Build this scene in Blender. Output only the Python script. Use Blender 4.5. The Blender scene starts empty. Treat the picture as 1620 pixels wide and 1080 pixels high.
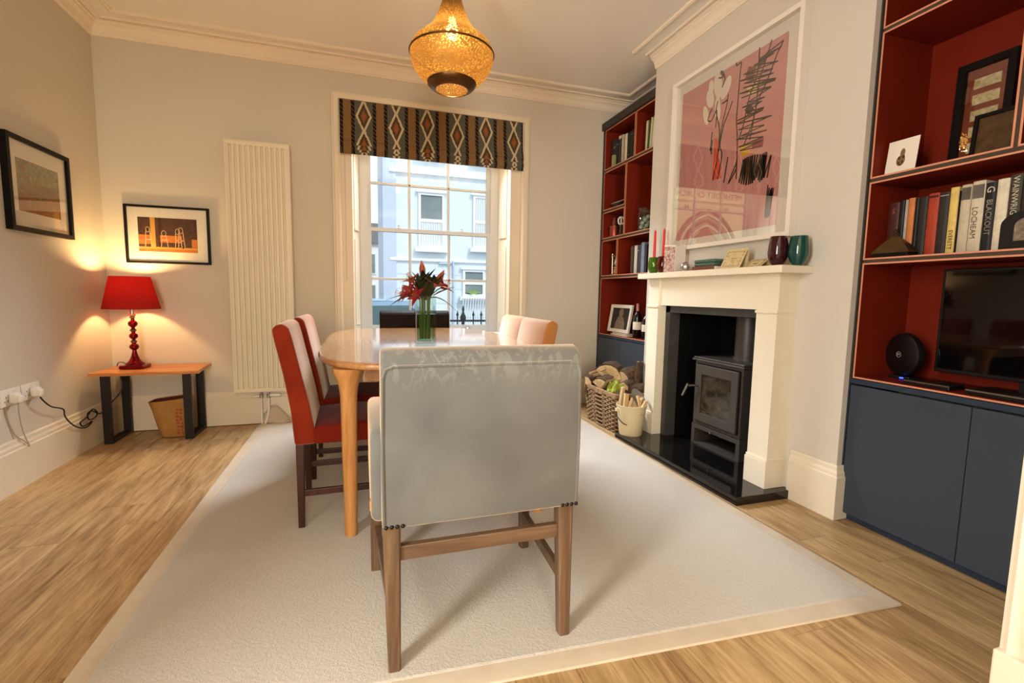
import bpy, bmesh, math, random
from mathutils import Vector, Matrix
random.seed(7)
PI = math.pi
scene = bpy.context.scene
COL = scene.collection

# ------------------------------------------------------------------ camera
def make_camera():
    yaw, pitch, roll = 0.31028434, -0.0992215, -0.01610213
    fwd = Vector((math.sin(yaw) * math.cos(pitch), math.cos(yaw) * math.cos(pitch), math.sin(pitch)))
    right = Vector((math.cos(yaw), -math.sin(yaw), 0.0))
    down = fwd.cross(right)
    r2 = math.cos(roll) * right + math.sin(roll) * down
    d2 = -math.sin(roll) * right + math.cos(roll) * down
    cd = bpy.data.cameras.new('camera')
    cd.sensor_width = 36.0
    cd.lens = 746.04 * 36.0 / 1620.0
    cd.clip_start = 0.05
    cd.clip_end = 200
    co = bpy.data.objects.new('camera', cd)
    COL.objects.link(co)
    m = Matrix.Identity(4)
    for i in range(3):
        m[i][0] = r2[i]; m[i][1] = -d2[i]; m[i][2] = -fwd[i]
    m[0][3], m[1][3], m[2][3] = 0.0, 0.0, 1.06
    co.matrix_world = m
    scene.camera = co
make_camera()

# ------------------------------------------------------------------ world, lights, exposure
SKY_STRENGTH = 1.3
REAR_WINDOW_WATTS = 148
SIDE_FILL_WATTS = 150
SUN_STRENGTH = 1.8
WINDOW_BOOST_WATTS = 68
world = bpy.data.worlds.new('overcast_sky')
scene.world = world
world.use_nodes = True
bgn = world.node_tree.nodes['Background']
bgn.inputs['Color'].default_value = (0.92, 0.97, 1.0, 1)
bgn.inputs['Strength'].default_value = SKY_STRENGTH

def area(name, loc, direction, sx, sy, watts, col, spread=PI):
    ld = bpy.data.lights.new(name, 'AREA')
    ld.shape = 'RECTANGLE'; ld.size = sx; ld.size_y = sy
    ld.energy = watts; ld.color = col
    ld.spread = spread
    lo = bpy.data.objects.new(name, ld)
    COL.objects.link(lo)
    lo.location = loc
    lo.rotation_euler = Vector(direction).to_track_quat('-Z', 'Y').to_euler()
    return lo
# daylight of the garden windows in the back room behind the camera
area('rear_window_daylight', (-0.20, -3.45, 1.6), (-0.08, 1, 0.06), 0.8, 2.1, REAR_WINDOW_WATTS, (1.0, 0.87, 0.68))
# added fill lamp at the back room's solid left wall, brightening the fireplace side
area('side_fill_light', (-1.70, -0.10, 1.55), (1, 0.40, 0.0), 0.7, 1.9, SIDE_FILL_WATTS, (1.0, 0.99, 0.96))
# sun from behind this house: it lights the fronts across the street and never enters the street window
sun = bpy.data.lights.new('sun', 'SUN'); sun.energy = SUN_STRENGTH; sun.angle = 0.02; sun.color = (1.0, 0.95, 0.86)
sun_o = bpy.data.objects.new('sun', sun); COL.objects.link(sun_o)
sun_o.rotation_euler = Vector((-0.25, 0.75, -0.8)).to_track_quat('-Z', 'Y').to_euler()
# added lamp hidden behind the roman blind, boosting the street window's daylight
area('street_window_boost', (0.625, 4.345, 2.35), (0, -0.72, -0.7), 0.86, 0.16, WINDOW_BOOST_WATTS, (0.86, 0.93, 1.0), math.radians(115))

scene.view_settings.view_transform = 'Standard'
scene.view_settings.look = 'None'
scene.view_settings.gamma = 1.0
scene.view_settings.use_curve_mapping = False
scene.view_settings.exposure = 0.06
scene.cycles.use_denoising = True
scene.cycles.max_bounces = 10
scene.cycles.transparent_max_bounces = 24
scene.cycles.caustics_refractive = False
scene.cycles.caustics_reflective = False
scene.cycles.sample_clamp_indirect = 4.0

# ------------------------------------------------------------------ materials
def lin(c):
    o = []
    for v in c[:3]:
        v = v / 255.0
        o.append(v / 12.92 if v <= 0.04045 else ((v + 0.055) / 1.055) ** 2.4)
    return (o[0], o[1], o[2], 1.0)

class NT:
    """small helper for node trees"""
    def __init__(self, name):
        self.m = bpy.data.materials.new(name)
        self.m.use_nodes = True
        self.t = self.m.node_tree
        self.n = self.t.nodes
        self.b = self.n['Principled BSDF']
        self.out = self.n['Material Output']
    def node(self, typ, **kw):
        nd = self.n.new(typ)
        for k, v in kw.items():
            setattr(nd, k, v)
        return nd
    def link(self, a, b):
        self.t.links.new(a, b)
    def val(self, sock, v):
        if hasattr(v, 'is_output') or isinstance(v, bpy.types.NodeSocket):
            self.link(v, sock)
        else:
            sock.default_value = v
    def math(self, op, a, b=0.0, c=None):
        nd = self.node('ShaderNodeMath', operation=op)
        self.val(nd.inputs[0], a); self.val(nd.inputs[1], b)
        if c is not None:
            self.val(nd.inputs[2], c)
        return nd.outputs[0]
    def mix(self, fac, a, b):
        nd = self.node('ShaderNodeMix', data_type='RGBA')
        self.val(nd.inputs[0], fac); self.val(nd.inputs[6], a); self.val(nd.inputs[7], b)
        return nd.outputs[2]
    def coords(self, scale=(1, 1, 1), rot=(0, 0, 0), rand=False, kind='Object'):
        tc = self.node('ShaderNodeTexCoord')
        mp = self.node('ShaderNodeMapping')
        mp.inputs['Scale'].default_value = scale
        mp.inputs['Rotation'].default_value = rot
        src = tc.outputs[kind]
        if rand:
            oi = self.node('ShaderNodeObjectInfo')
            mul = self.node('ShaderNodeVectorMath', operation='MULTIPLY_ADD')
            cmb = self.node('ShaderNodeCombineXYZ')
            for i in range(3):
                self.link(oi.outputs['Random'], cmb.inputs[i])
            mul.inputs[1].default_value = (7.3, 13.1, 5.7)
            self.link(cmb.outputs[0], mul.inputs[0]); self.link(src, mul.inputs[2])
            src = mul.outputs[0]
        self.link(src, mp.inputs['Vector'])
        return mp.outputs['Vector']
    def noise(self, vec, scale, detail=4, rough=0.55, dist=0.0):
        nd = self.node('ShaderNodeTexNoise')
        nd.inputs['Scale'].default_value = scale
        nd.inputs['Detail'].default_value = detail
        nd.inputs['Roughness'].default_value = rough
        nd.inputs['Distortion'].default_value = dist
        self.link(vec, nd.inputs['Vector'])
        return nd.outputs['Fac']
    def ramp(self, fac, stops):
        nd = self.node('ShaderNodeValToRGB')
        el = nd.color_ramp.elements
        while len(el) < len(stops):
            el.new(0.5)
        for e, (p, c) in zip(el, stops):
            e.position = p; e.color = c
        self.link(fac, nd.inputs['Fac'])
        return nd.outputs['Color']
    def bump(self, h, strength, dist=0.01):
        nd = self.node('ShaderNodeBump')
        nd.inputs['Strength'].default_value = strength
        nd.inputs['Distance'].default_value = dist
        self.link(h, nd.inputs['Height'])
        self.link(nd.outputs['Normal'], self.b.inputs['Normal'])

def mat(name, col, rough=0.5, metal=0.0, spec=0.5, sheen=0.0, sheen_col=None, sheen_rough=0.4, coat=0.0,
        var=None, bump=None, emit=None, trans=0.0, ior=1.45, alpha=None, rand=False, subsurf=0):
    t = NT(name)
    b = t.b
    c = lin(col)
    b.inputs['Base Color'].default_value = c
    b.inputs['Roughness'].default_value = rough
    b.inputs['Metallic'].default_value = metal
    b.inputs['Specular IOR Level'].default_value = spec
    b.inputs['Coat Weight'].default_value = coat
    b.inputs['Coat Roughness'].default_value = 0.08
    b.inputs['Sheen Weight'].default_value = sheen
    b.inputs['Sheen Roughness'].default_value = sheen_rough
    if sheen_col:
        b.inputs['Sheen Tint'].default_value = lin(sheen_col)
    b.inputs['Transmission Weight'].default_value = trans
    b.inputs['IOR'].default_value = ior
    if var:
        s, c2, dist = (list(var) + [0.0])[:3]
        sc = s if isinstance(s, tuple) else (s, s, s)
        f = t.noise(t.coords(sc, rand=rand), 1.0, 5, 0.6, dist)
        col_s = t.ramp(f, [(0.32, c), (0.68, lin(c2))])
        t.link(col_s, b.inputs['Base Color'])
    if bump:
        s, st = bump[0], bump[1]
        sc = s if isinstance(s, tuple) else (s, s, s)
        t.bump(t.noise(t.coords(sc), 1.0, 4, 0.6), st, bump[2] if len(bump) > 2 else 0.004)
    if emit:
        b.inputs['Emission Color'].default_value = lin(emit[0])
        b.inputs['Emission Strength'].default_value = emit[1]
    return t.m

def wood(name, c1, c2, c3, along='y', scale=1.0, rough=0.45, coat=0.0, spec=0.4, bump=0.12):
    t = NT(name)
    k = {'x': (0.6, 9, 9), 'y': (9, 0.6, 9), 'z': (9, 9, 0.6)}[along]
    v = t.coords(tuple(q * scale for q in k), rand=True)
    f = t.noise(v, 1.6, 6, 0.62, 1.4)
    k2 = tuple(q * scale * 5 for q in k)
    g = t.noise(t.coords(k2, rand=True), 2.0, 4, 0.6, 0.3)
    h = t.math('ADD', t.math('MULTIPLY', f, 0.7), t.math('MULTIPLY', g, 0.3))
    t.link(t.ramp(h, [(0.34, lin(c1)), (0.5, lin(c2)), (0.66, lin(c3))]), t.b.inputs['Base Color'])
    t.b.inputs['Roughness'].default_value = rough
    t.b.inputs['Specular IOR Level'].default_value = spec
    t.b.inputs['Coat Weight'].default_value = coat
    t.b.inputs['Coat Roughness'].default_value = 0.12
    if bump:
        t.bump(h, bump, 0.002)
    return t.m

def thin_glass(name, tint=(255, 255, 255), gloss=0.08, rough=0.0):
    """clear pane: straight-through light plus a fresnel mirror"""
    t = NT(name)
    t.n.remove(t.b)
    tr = t.node('ShaderNodeBsdfTransparent'); tr.inputs['Color'].default_value = lin(tint)
    gl = t.node('ShaderNodeBsdfGlossy'); gl.inputs['Roughness'].default_value = rough
    lw = t.node('ShaderNodeLayerWeight')
    mx = t.node('ShaderNodeMixShader')
    f = t.math('MULTIPLY_ADD', t.math('POWER', lw.outputs['Facing'], 4.0), 0.9, gloss * 0.5)
    f = t.math('MINIMUM', f, 0.95)
    lw.inputs['Blend'].default_value = 0.5
    t.link(f, mx.inputs[0]); t.link(tr.outputs[0], mx.inputs[1]); t.link(gl.outputs[0], mx.inputs[2])
    t.link(mx.outputs[0], t.out.inputs['Surface'])
    return t.m

M = {}
M['wall'] = mat('wall_paint', (208, 199, 184), 0.85, spec=0.2, bump=(90, 0.05, 0.002))
M['ceiling'] = mat('ceiling_paint', (230, 225, 216), 0.9, spec=0.15)
M['trim'] = mat('trim_paint', (228, 214, 190), 0.45, spec=0.4)
M['cornice'] = mat('cornice_paint', (232, 218, 198), 0.7, spec=0.2)
M['surround'] = mat('surround_paint', (234, 222, 198), 0.5, spec=0.35)
M['white_frame'] = mat('white_frame_paint', (232, 222, 206), 0.45)
M['sash'] = mat('sash_paint', (206, 205, 202), 0.4)
M['radiator'] = mat('radiator_enamel', (228, 216, 192), 0.35)
M['navy'] = mat('navy_carcass_paint', (42, 52, 66), 0.5, spec=0.3)
M['navy_door'] = mat('navy_door_paint', (56, 63, 72), 0.5, spec=0.35)
M['case_edge'] = mat('warm_cast_navy_paint', (56, 51, 46), 0.55, spec=0.3)  # navy of the upper case, with the warm light's brown cast mixed in
M['carcass'] = mat('dark_edge_veneer', (66, 52, 38), 0.55)
M['rust'] = mat('rust_panel_paint', (118, 31, 9), 0.6, spec=0.2, var=(6, (110, 27, 8)))
M['rust_edge'] = mat('pale_panel_edge', (214, 142, 108), 0.5)
M['black_stone'] = mat('polished_black_granite', (14, 13, 13), 0.06, spec=0.7, var=(60, (24, 22, 20)))
M['slate'] = mat('slate_slip', (70, 68, 64), 0.45, var=(12, (58, 56, 54)))
M['soot'] = mat('sooty_board', (12, 11, 10), 0.9, spec=0.1)
M['stove'] = mat('stove_iron', (84, 78, 72), 0.42, metal=0.35, bump=(160, 0.15, 0.001))
M['steel'] = mat('brushed_steel', (190, 186, 180), 0.3, metal=1.0)
M['black_steel'] = mat('black_powder_steel', (34, 26, 24), 0.45, metal=0.3)
M['black_plastic'] = mat('black_plastic', (14, 13, 13), 0.4)
M['black_frame'] = mat('black_frame_wood', (14, 9, 8), 0.5, spec=0.2)
M['white_plastic'] = mat('white_plastic', (235, 230, 220), 0.35)
M['cable_grey'] = mat('grey_cable', (176, 166, 152), 0.6)
M['mount'] = mat('picture_mount_card', (236, 226, 208), 0.85)
M['paper'] = mat('white_paper', (238, 226, 206), 0.85)
M['glass'] = thin_glass('picture_glass', gloss=0.26)
M['small_glass'] = thin_glass('small_picture_glass', gloss=0.08)
M['window_glass'] = thin_glass('window_glass', (250, 253, 255), gloss=0.06)
M['clear_glass'] = thin_glass('clear_glass', (238, 246, 244), gloss=0.1)
M['oak'] = wood('pale_oak', (150, 98, 52), (174, 122, 72), (192, 142, 90), 'y', 1.2, 0.3, coat=1.0)
M['oak'].node_tree.nodes['Principled BSDF'].inputs['Coat Roughness'].default_value = 0.05
M['oak'].node_tree.nodes['Principled BSDF'].inputs['Coat IOR'].default_value = 1.6
M['oak_leg'] = wood('pale_oak_leg', (160, 104, 52), (186, 130, 72), (200, 146, 88), 'z', 1.2, 0.4)
M['dark_leg'] = wood('dark_stained_leg', (40, 16, 11), (58, 25, 17), (76, 36, 25), 'z', 1.5, 0.4)
M['brown_leg'] = wood('brown_oak_leg', (74, 54, 38), (100, 76, 54), (122, 96, 72), 'z', 1.5, 0.5)
M['brown_rail'] = wood('brown_oak_rail', (74, 54, 38), (100, 76, 54), (122, 96, 72), 'x', 1.5, 0.5)
M['acacia'] = wood('acacia_board', (150, 84, 40), (196, 122, 62), (226, 160, 94), 'x', 1.0, 0.4, coat=0.2)
M['bark'] = mat('bark', (96, 74, 54), 0.9, var=(30, (62, 46, 34)), bump=(40, 0.6, 0.01))
M['cut_wood'] = wood('split_firewood', (190, 152, 104), (218, 186, 140), (232, 206, 166), 'z', 1.2, 0.8)
M['orange_velvet'] = mat('orange_velvet', (138, 42, 7), 0.75, spec=0.15, sheen=1.0, sheen_col=(255, 234, 214), sheen_rough=0.42, var=(5, (116, 26, 5)), bump=(220, 0.1, 0.001))
M['tan_velvet'] = mat('tan_velvet', (156, 100, 50), 0.75, spec=0.15, sheen=1.0, sheen_col=(255, 238, 220), sheen_rough=0.42, var=(5, (144, 90, 44)), bump=(220, 0.1, 0.001))
# the seats' nap lies the other way and shows little sheen
M['orange_seat'] = mat('orange_velvet_seat', (120, 32, 6), 0.8, spec=0.15, sheen=0.12, sheen_rough=0.4, var=(5, (98, 18, 4)), bump=(220, 0.1, 0.001))
M['tan_seat'] = mat('tan_velvet_seat', (150, 94, 46), 0.8, spec=0.15, sheen=0.12, sheen_rough=0.4, var=(5, (136, 82, 40)), bump=(220, 0.1, 0.001))
M['brown_leather'] = mat('dark_brown_leather', (24, 15, 12), 0.65, spec=0.2, var=(20, (18, 11, 9)))
M['rug_border'] = mat('rug_binding', (206, 190, 168), 0.9, spec=0.1, sheen=0.25, var=(9, (196, 178, 154)), bump=(260, 0.2, 0.002))

def rug_mat():
    t = NT('cream_wool_pile')
    v = t.coords((1, 1, 1))
    f = t.noise(v, 2.2, 3, 0.5)
    g = t.noise(v, 115, 3, 0.7)
    c = t.mix(f, lin((192, 183, 170)), lin((200, 192, 180)))
    t.link(t.mix(t.math('MULTIPLY', g, 0.35), c, lin((172, 160, 144))), t.b.inputs['Base Color'])
    t.b.inputs['Roughness'].default_value = 0.95
    t.b.inputs['Specular IOR Level'].default_value = 0.1
    t.b.inputs['Sheen Weight'].default_value = 0.35
    t.bump(g, 0.7, 0.006)
    return t.m
M['rug'] = rug_mat()

def floor_mat():
    t = NT('oak_floor_board')
    v = t.coords((7, 0.9, 7), rand=True)
    f = t.noise(v, 1.3, 6, 0.62, 2.2)
    g = t.noise(t.coords((46, 3.0, 46), rand=True), 1.5, 5, 0.7, 0.8)
    oi = t.node('ShaderNodeObjectInfo')
    h = t.math('ADD', t.math('MULTIPLY', f, 0.52), t.math('MULTIPLY', g, 0.48))
    h = t.math('ADD', h, t.math('MULTIPLY', t.math('SUBTRACT', oi.outputs['Random'], 0.5), 0.06))
    t.link(t.ramp(h, [(0.33, lin((104, 77, 46))), (0.45, lin((160, 127, 84))), (0.58, lin((191, 158, 112))), (0.75, lin((213, 184, 140)))]), t.b.inputs['Base Color'])
    t.b.inputs['Roughness'].default_value = 0.38
    t.b.inputs['Specular IOR Level'].default_value = 0.4
    t.bump(h, 0.12, 0.003)
    return t.m
M['floor'] = floor_mat()

def grey_velvet():
    t = NT('grey_crushed_velvet')
    v = t.coords((1, 1, 1))
    f = t.noise(v, 4.0, 4, 0.5, 0.3)
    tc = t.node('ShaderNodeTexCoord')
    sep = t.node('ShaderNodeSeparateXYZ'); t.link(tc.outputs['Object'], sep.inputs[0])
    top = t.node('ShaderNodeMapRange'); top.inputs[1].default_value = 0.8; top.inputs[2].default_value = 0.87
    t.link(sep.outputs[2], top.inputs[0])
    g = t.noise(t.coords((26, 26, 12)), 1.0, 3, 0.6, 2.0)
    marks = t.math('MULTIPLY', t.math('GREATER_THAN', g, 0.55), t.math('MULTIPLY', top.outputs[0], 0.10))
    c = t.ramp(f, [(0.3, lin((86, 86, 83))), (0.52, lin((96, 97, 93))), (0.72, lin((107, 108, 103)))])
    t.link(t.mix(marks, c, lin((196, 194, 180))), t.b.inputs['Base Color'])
    t.b.inputs['Roughness'].default_value = 0.8
    t.b.inputs['Specular IOR Level'].default_value = 0.12
    t.b.inputs['Sheen Weight'].default_value = 1.0
    t.b.inputs['Sheen Roughness'].default_value = 0.42
    t.b.inputs['Sheen Tint'].default_value = lin((255, 226, 196))
    t.bump(t.noise(t.coords((220, 220, 220)), 1.0, 3), 0.1, 0.001)
    return t.m
M['grey_velvet'] = grey_velvet()

def blind_mat():
    """woven ikat: dark chain bands, tan stripes, grey panels with cream diamonds"""
    t = NT('ikat_blind_fabric')
    tc = t.node('ShaderNodeTexCoord')
    sep = t.node('ShaderNodeSeparateXYZ'); t.link(tc.outputs['Object'], sep.inputs[0])
    X, Z = sep.outputs[0], sep.outputs[2]
    wob = t.math('MULTIPLY', t.math('SUBTRACT', t.noise(t.coords((60, 60, 60)), 1.0, 3), 0.5), 0.012)
    Xw = t.math('ADD', t.math('ADD', X, 0.77), wob)
    q = t.math('DIVIDE', Xw, 0.2525)
    u = t.math('FRACT', q); cell = t.math('FLOOR', q)
    Zw = t.math('ADD', Z, wob)
    odd = t.math('FRACT', t.math('MULTIPLY', cell, 0.5))
    v = t.math('FRACT', t.math('ADD', t.math('DIVIDE', Zw, 0.235), t.math('ADD', t.math('MULTIPLY', odd, 0.56), 0.232)))
    tri = t.math('MULTIPLY', t.math('ABSOLUTE', t.math('SUBTRACT', v, 0.5)), 2.0)     # 1 at waist, 0 at middle
    du = t.math('ABSOLUTE', t.math('SUBTRACT', u, 0.725))
    half = t.math('ADD', t.math('MULTIPLY', t.math('SUBTRACT', 1.0, tri), 0.2), 0.012)
    edge = t.math('ABSOLUTE', t.math('SUBTRACT', du, half))
    line = t.math('LESS_THAN', edge, 0.034)
    inside = t.math('LESS_THAN', du, half)
    inner = t.math('LESS_THAN', du, t.math('SUBTRACT', half, 0.115))
    core = t.math('LESS_THAN', du, t.math('SUBTRACT', half, 0.14))
    grain = t.noise(t.coords((260, 260, 260)), 1.0, 2)
    panel = lin((92, 91, 80)); brown = lin((84, 66, 44)); cream = lin((206, 190, 156))
    c = t.mix(inside, panel, brown)
    c = t.mix(inner, c, lin((120, 92, 58)))
    c = t.mix(core, c, lin((158, 86, 54)))
    c = t.mix(line, c, cream)
    stripes = t.math('GREATER_THAN', t.math('SINE', t.math('MULTIPLY', X, 560)), 0.1)
    tan = t.mix(stripes, lin((112, 82, 50)), lin((156, 122, 82)))
    c = t.mix(t.math('LESS_THAN', u, 0.45), c, lin((26, 18, 18)))
    chain = t.math('GREATER_THAN', t.math('SINE', t.math('ADD', t.math('MULTIPLY', Z, 190), t.math('MULTIPLY', X, 160))), 0.75)
    c = t.mix(t.math('MULTIPLY', chain, t.math('LESS_THAN', u, 0.45)), c, lin((96, 80, 66)))
    tanmask = t.math('MULTIPLY', t.math('GREATER_THAN', u, 0.105), t.math('LESS_THAN', u, 0.345))
    c = t.mix(tanmask, c, tan)
    c = t.mix(t.math('MULTIPLY', grain, 0.25), c, lin((50, 44, 36)))
    t.link(c, t.b.inputs['Base Color'])
    t.b.inputs['Roughness'].default_value = 0.9
    t.b.inputs['Specular IOR Level'].default_value = 0.1
    return t.m
M['blind'] = blind_mat()

# ------------------------------------------------------------------ mesh helpers
W = {}          # world offset of roots whose parts are modelled in world coordinates

def link(o, parent=None):
    COL.objects.link(o)
    if parent is not None:
        o.parent = parent
        if parent.name in W:
            W[o.name] = W[parent.name]
    return o

def obj(name, bm, m, parent=None, smooth=False, bevel=0):
    me = bpy.data.meshes.new(name)
    bmesh.ops.recalc_face_normals(bm, faces=bm.faces)
    if parent is not None and parent.name in W:
        bmesh.ops.translate(bm, verts=bm.verts, vec=-W[parent.name])
    bm.to_mesh(me); bm.free()
    ms = m if isinstance(m, (list, tuple)) else [m]
    for q in ms:
        me.materials.append(M[q] if isinstance(q, str) else q)
    if smooth:
        for p in me.polygons:
            p.use_smooth = True
        if smooth != 'all':
            me.set_sharp_from_angle(angle=math.radians(40))
    return link(bpy.data.objects.new(name, me), parent)

def tag(o, label=None, cat=None, group=None, kind=None):
    if label: o['label'] = label
    if cat: o['category'] = cat
    if group: o['group'] = group
    if kind: o['kind'] = kind
    return o

def thing(name, label, cat, loc=(0, 0, 0), rz=0.0, group=None, world=True):
    o = bpy.data.objects.new(name, None)
    o.empty_display_size = 0.05
    COL.objects.link(o)
    o.location = loc; o.rotation_euler = (0, 0, rz)
    if world:
        W[o.name] = Vector(loc)
    return tag(o, label, cat, group)

def struct(name, bm, m, label=None, smooth=False):
    return tag(obj(name, bm, m, None, smooth), label, None, None, 'structure')

def dup(root, loc, rz, label):
    r = root.copy(); COL.objects.link(r)
    r.location = loc; r.rotation_euler = (0, 0, rz); r['label'] = label
    for ch in list(root.children):
        c = ch.copy(); COL.objects.link(c); c.parent = r
        for g in list(ch.children):
            d = g.copy(); COL.objects.link(d); d.parent = c
    return r

def nb():
    return bmesh.new()

def merge(bm, tmp, mtx=None):
    if mtx is not None:
        bmesh.ops.transform(tmp, matrix=mtx, verts=tmp.verts)
    me = bpy.data.meshes.new('tmp')
    tmp.to_mesh(me); tmp.free()
    bm.from_mesh(me)
    bpy.data.meshes.remove(me)
    return bm

def box(bm, x0, x1, y0, y1, z0, z1, bev=0.0, seg=2, mtx=None, mi=0):
    t = bmesh.new()
    v = [t.verts.new((x, y, z)) for x in (x0, x1) for y in (y0, y1) for z in (z0, z1)]
    for f in ((0, 1, 3, 2), (4, 6, 7, 5), (0, 4, 5, 1), (2, 3, 7, 6), (0, 2, 6, 4), (1, 5, 7, 3)):
        t.faces.new([v[i] for i in f])
    bmesh.ops.recalc_face_normals(t, faces=t.faces)
    if bev > 0:
        bmesh.ops.bevel(t, geom=list(t.edges), offset=bev, segments=seg, profile=0.5, affect='EDGES')
    if mi:
        for f in t.faces: f.material_index = mi
    return merge(bm, t, mtx)

def bx(*a, **k):
    return box(nb(), *a, **k)

def cbox(bm, c, s, bev=0.0, seg=2, rot=None, mi=0):
    """box by centre and size, rotated about its centre"""
    m = Matrix.Translation(Vector(c))
    if rot is not None:
        from mathutils import Euler
        m = m @ Euler(rot).to_matrix().to_4x4()
    return box(bm, -s[0] / 2, s[0] / 2, -s[1] / 2, s[1] / 2, -s[2] / 2, s[2] / 2, bev, seg, m, mi)

def ring_loft(bm, rings, cap=True, closed=True):
    vs = [[bm.verts.new(p) for p in r] for r in rings]
    n = len(vs[0])
    for a, b in zip(vs, vs[1:]):
        for i in range(n if closed else n - 1):
            j = (i + 1) % n
            try: bm.faces.new((a[i], a[j], b[j], b[i]))
            except ValueError: pass
    if cap and closed:
        bm.faces.new(vs[0][::-1]); bm.faces.new(vs[-1])
    return bm

def lathe(bm, prof, c=(0, 0, 0), n=24, cap=True):
    rings = [[(c[0] + r * math.cos(2 * PI * i / n), c[1] + r * math.sin(2 * PI * i / n), c[2] + z) for i in range(n)] for r, z in prof]
    return ring_loft(bm, rings, cap)

def tube(bm, pts, r, n=8, cap=True):
    pts = [Vector(p) for p in pts]
    rs = r if isinstance(r, (list, tuple)) else [r] * len(pts)
    rings = []
    up = None
    for i, p in enumerate(pts):
        d = (pts[min(i + 1, len(pts) - 1)] - pts[max(i - 1, 0)])
        if d.length < 1e-9: d = Vector((0, 0, 1))
        d.normalize()
        if up is None:
            up = Vector((0, 0, 1)) if abs(d.z) < 0.9 else Vector((1, 0, 0))
        s = d.cross(up)
        if s.length < 1e-6: s = d.cross(Vector((0, 1, 0.3)))
        s.normalize(); up = s.cross(d).normalized()
        rings.append([p + rs[i] * (math.cos(2 * PI * k / n) * s + math.sin(2 * PI * k / n) * up) for k in range(n)])
    return ring_loft(bm, rings, cap)

def smooth_pts(pts, k=6):
    """catmull-rom through points"""
    P = [Vector(p) for p in pts]
    P = [P[0]] + P + [P[-1]]
    out = []
    for i in range(1, len(P) - 2):
        for j in range(k):
            t = j / k
            a, b, c, d = P[i - 1], P[i], P[i + 1], P[i + 2]
            out.append(0.5 * ((2 * b) + (c - a) * t + (2 * a - 5 * b + 4 * c - d) * t * t + (3 * b - a - 3 * c + d) * t ** 3))
    out.append(P[-2])
    return out

def prism(bm, poly, lo, hi, axis='x', mi=0):
    """extrude a 2-D outline along an axis: x -> (y,z), y -> (x,z), z -> (x,y)"""
    def P(u, v, w):
        return {'x': (w, u, v), 'y': (u, w, v), 'z': (u, v, w)}[axis]
    a = [bm.verts.new(P(u, v, lo)) for u, v in poly]
    b = [bm.verts.new(P(u, v, hi)) for u, v in poly]
    n = len(poly)
    fs = [bm.faces.new(a[::-1]), bm.faces.new(b)]
    for i in range(n):
        fs.append(bm.faces.new((a[i], a[(i + 1) % n], b[(i + 1) % n], b[i])))
    for f in fs: f.material_index = mi
    return bm

def sweep(bm, path, prof, cap=True):
    """moulding: profile (d, z) swept along a floor path, d to the right of travel, mitred"""
    P = [Vector((p[0], p[1])) for p in path]
    rings = []
    for i, p in enumerate(P):
        ns = []
        if i > 0:
            d = (P[i] - P[i - 1]).normalized(); ns.append(Vector((d.y, -d.x)))
        if i < len(P) - 1:
            d = (P[i + 1] - P[i]).normalized(); ns.append(Vector((d.y, -d.x)))
        if len(ns) == 2:
            m = (ns[0] + ns[1]) / (1 + ns[0].dot(ns[1]))
        else:
            m = ns[0]
        rings.append([(p.x + m.x * d, p.y + m.y * d, z) for d, z in prof])
    return ring_loft(bm, rings, cap)

def ribbon(bm, pts2, w, P):
    """flat brush stroke of width w; P maps 2-D to 3-D"""
    q = [Vector(p) for p in pts2]
    L, R = [], []
    for i, p in enumerate(q):
        d = q[min(i + 1, len(q) - 1)] - q[max(i - 1, 0)]
        if d.length < 1e-9: d = Vector((1, 0))
        d.normalize()
        n = Vector((-d.y, d.x)) * w
        L.append(bm.verts.new(P(p.x + n.x, p.y + n.y))); R.append(bm.verts.new(P(p.x - n.x, p.y - n.y)))
    for i in range(len(q) - 1):
        bm.faces.new((L[i], L[i + 1], R[i + 1], R[i]))
    return bm

def seg_ribbons(bm, pts2, w, P):
    """zig-zag stroke as separate straight ribbons with overlaps"""
    for a, b in zip(pts2, pts2[1:]):
        ribbon(bm, [a, b], w, P)
    return bm

def text(name, body, size, m, mtx, parent=None, align='CENTER'):
    cu = bpy.data.curves.new('t', 'FONT')
    cu.body = body; cu.size = size; cu.align_x = align; cu.align_y = 'CENTER'
    cu.extrude = 0.0004; cu.resolution_u = 2
    to = bpy.data.objects.new('t', cu)
    COL.objects.link(to)
    dg = bpy.context.evaluated_depsgraph_get()
    me = bpy.data.meshes.new_from_object(to.evaluated_get(dg))
    bpy.data.objects.remove(to); bpy.data.curves.remove(cu)
    bm = bmesh.new(); bm.from_mesh(me); bpy.data.meshes.remove(me)
    bmesh.ops.transform(bm, matrix=mtx, verts=bm.verts)
    return obj(name, bm, m, parent)

def frame3(origin, right, up):
    r = Vector(right).normalized(); u = Vector(up).normalized(); n = r.cross(u)
    m = Matrix.Identity(4)
    for i in range(3):
        m[i][0] = r[i]; m[i][1] = u[i]; m[i][2] = n[i]; m[i][3] = origin[i]
    return m

# ================================================================== THE ROOM
XL, XR, YB, YR = -1.745, 2.56, 4.16, -3.6
ZC = 2.88

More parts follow.
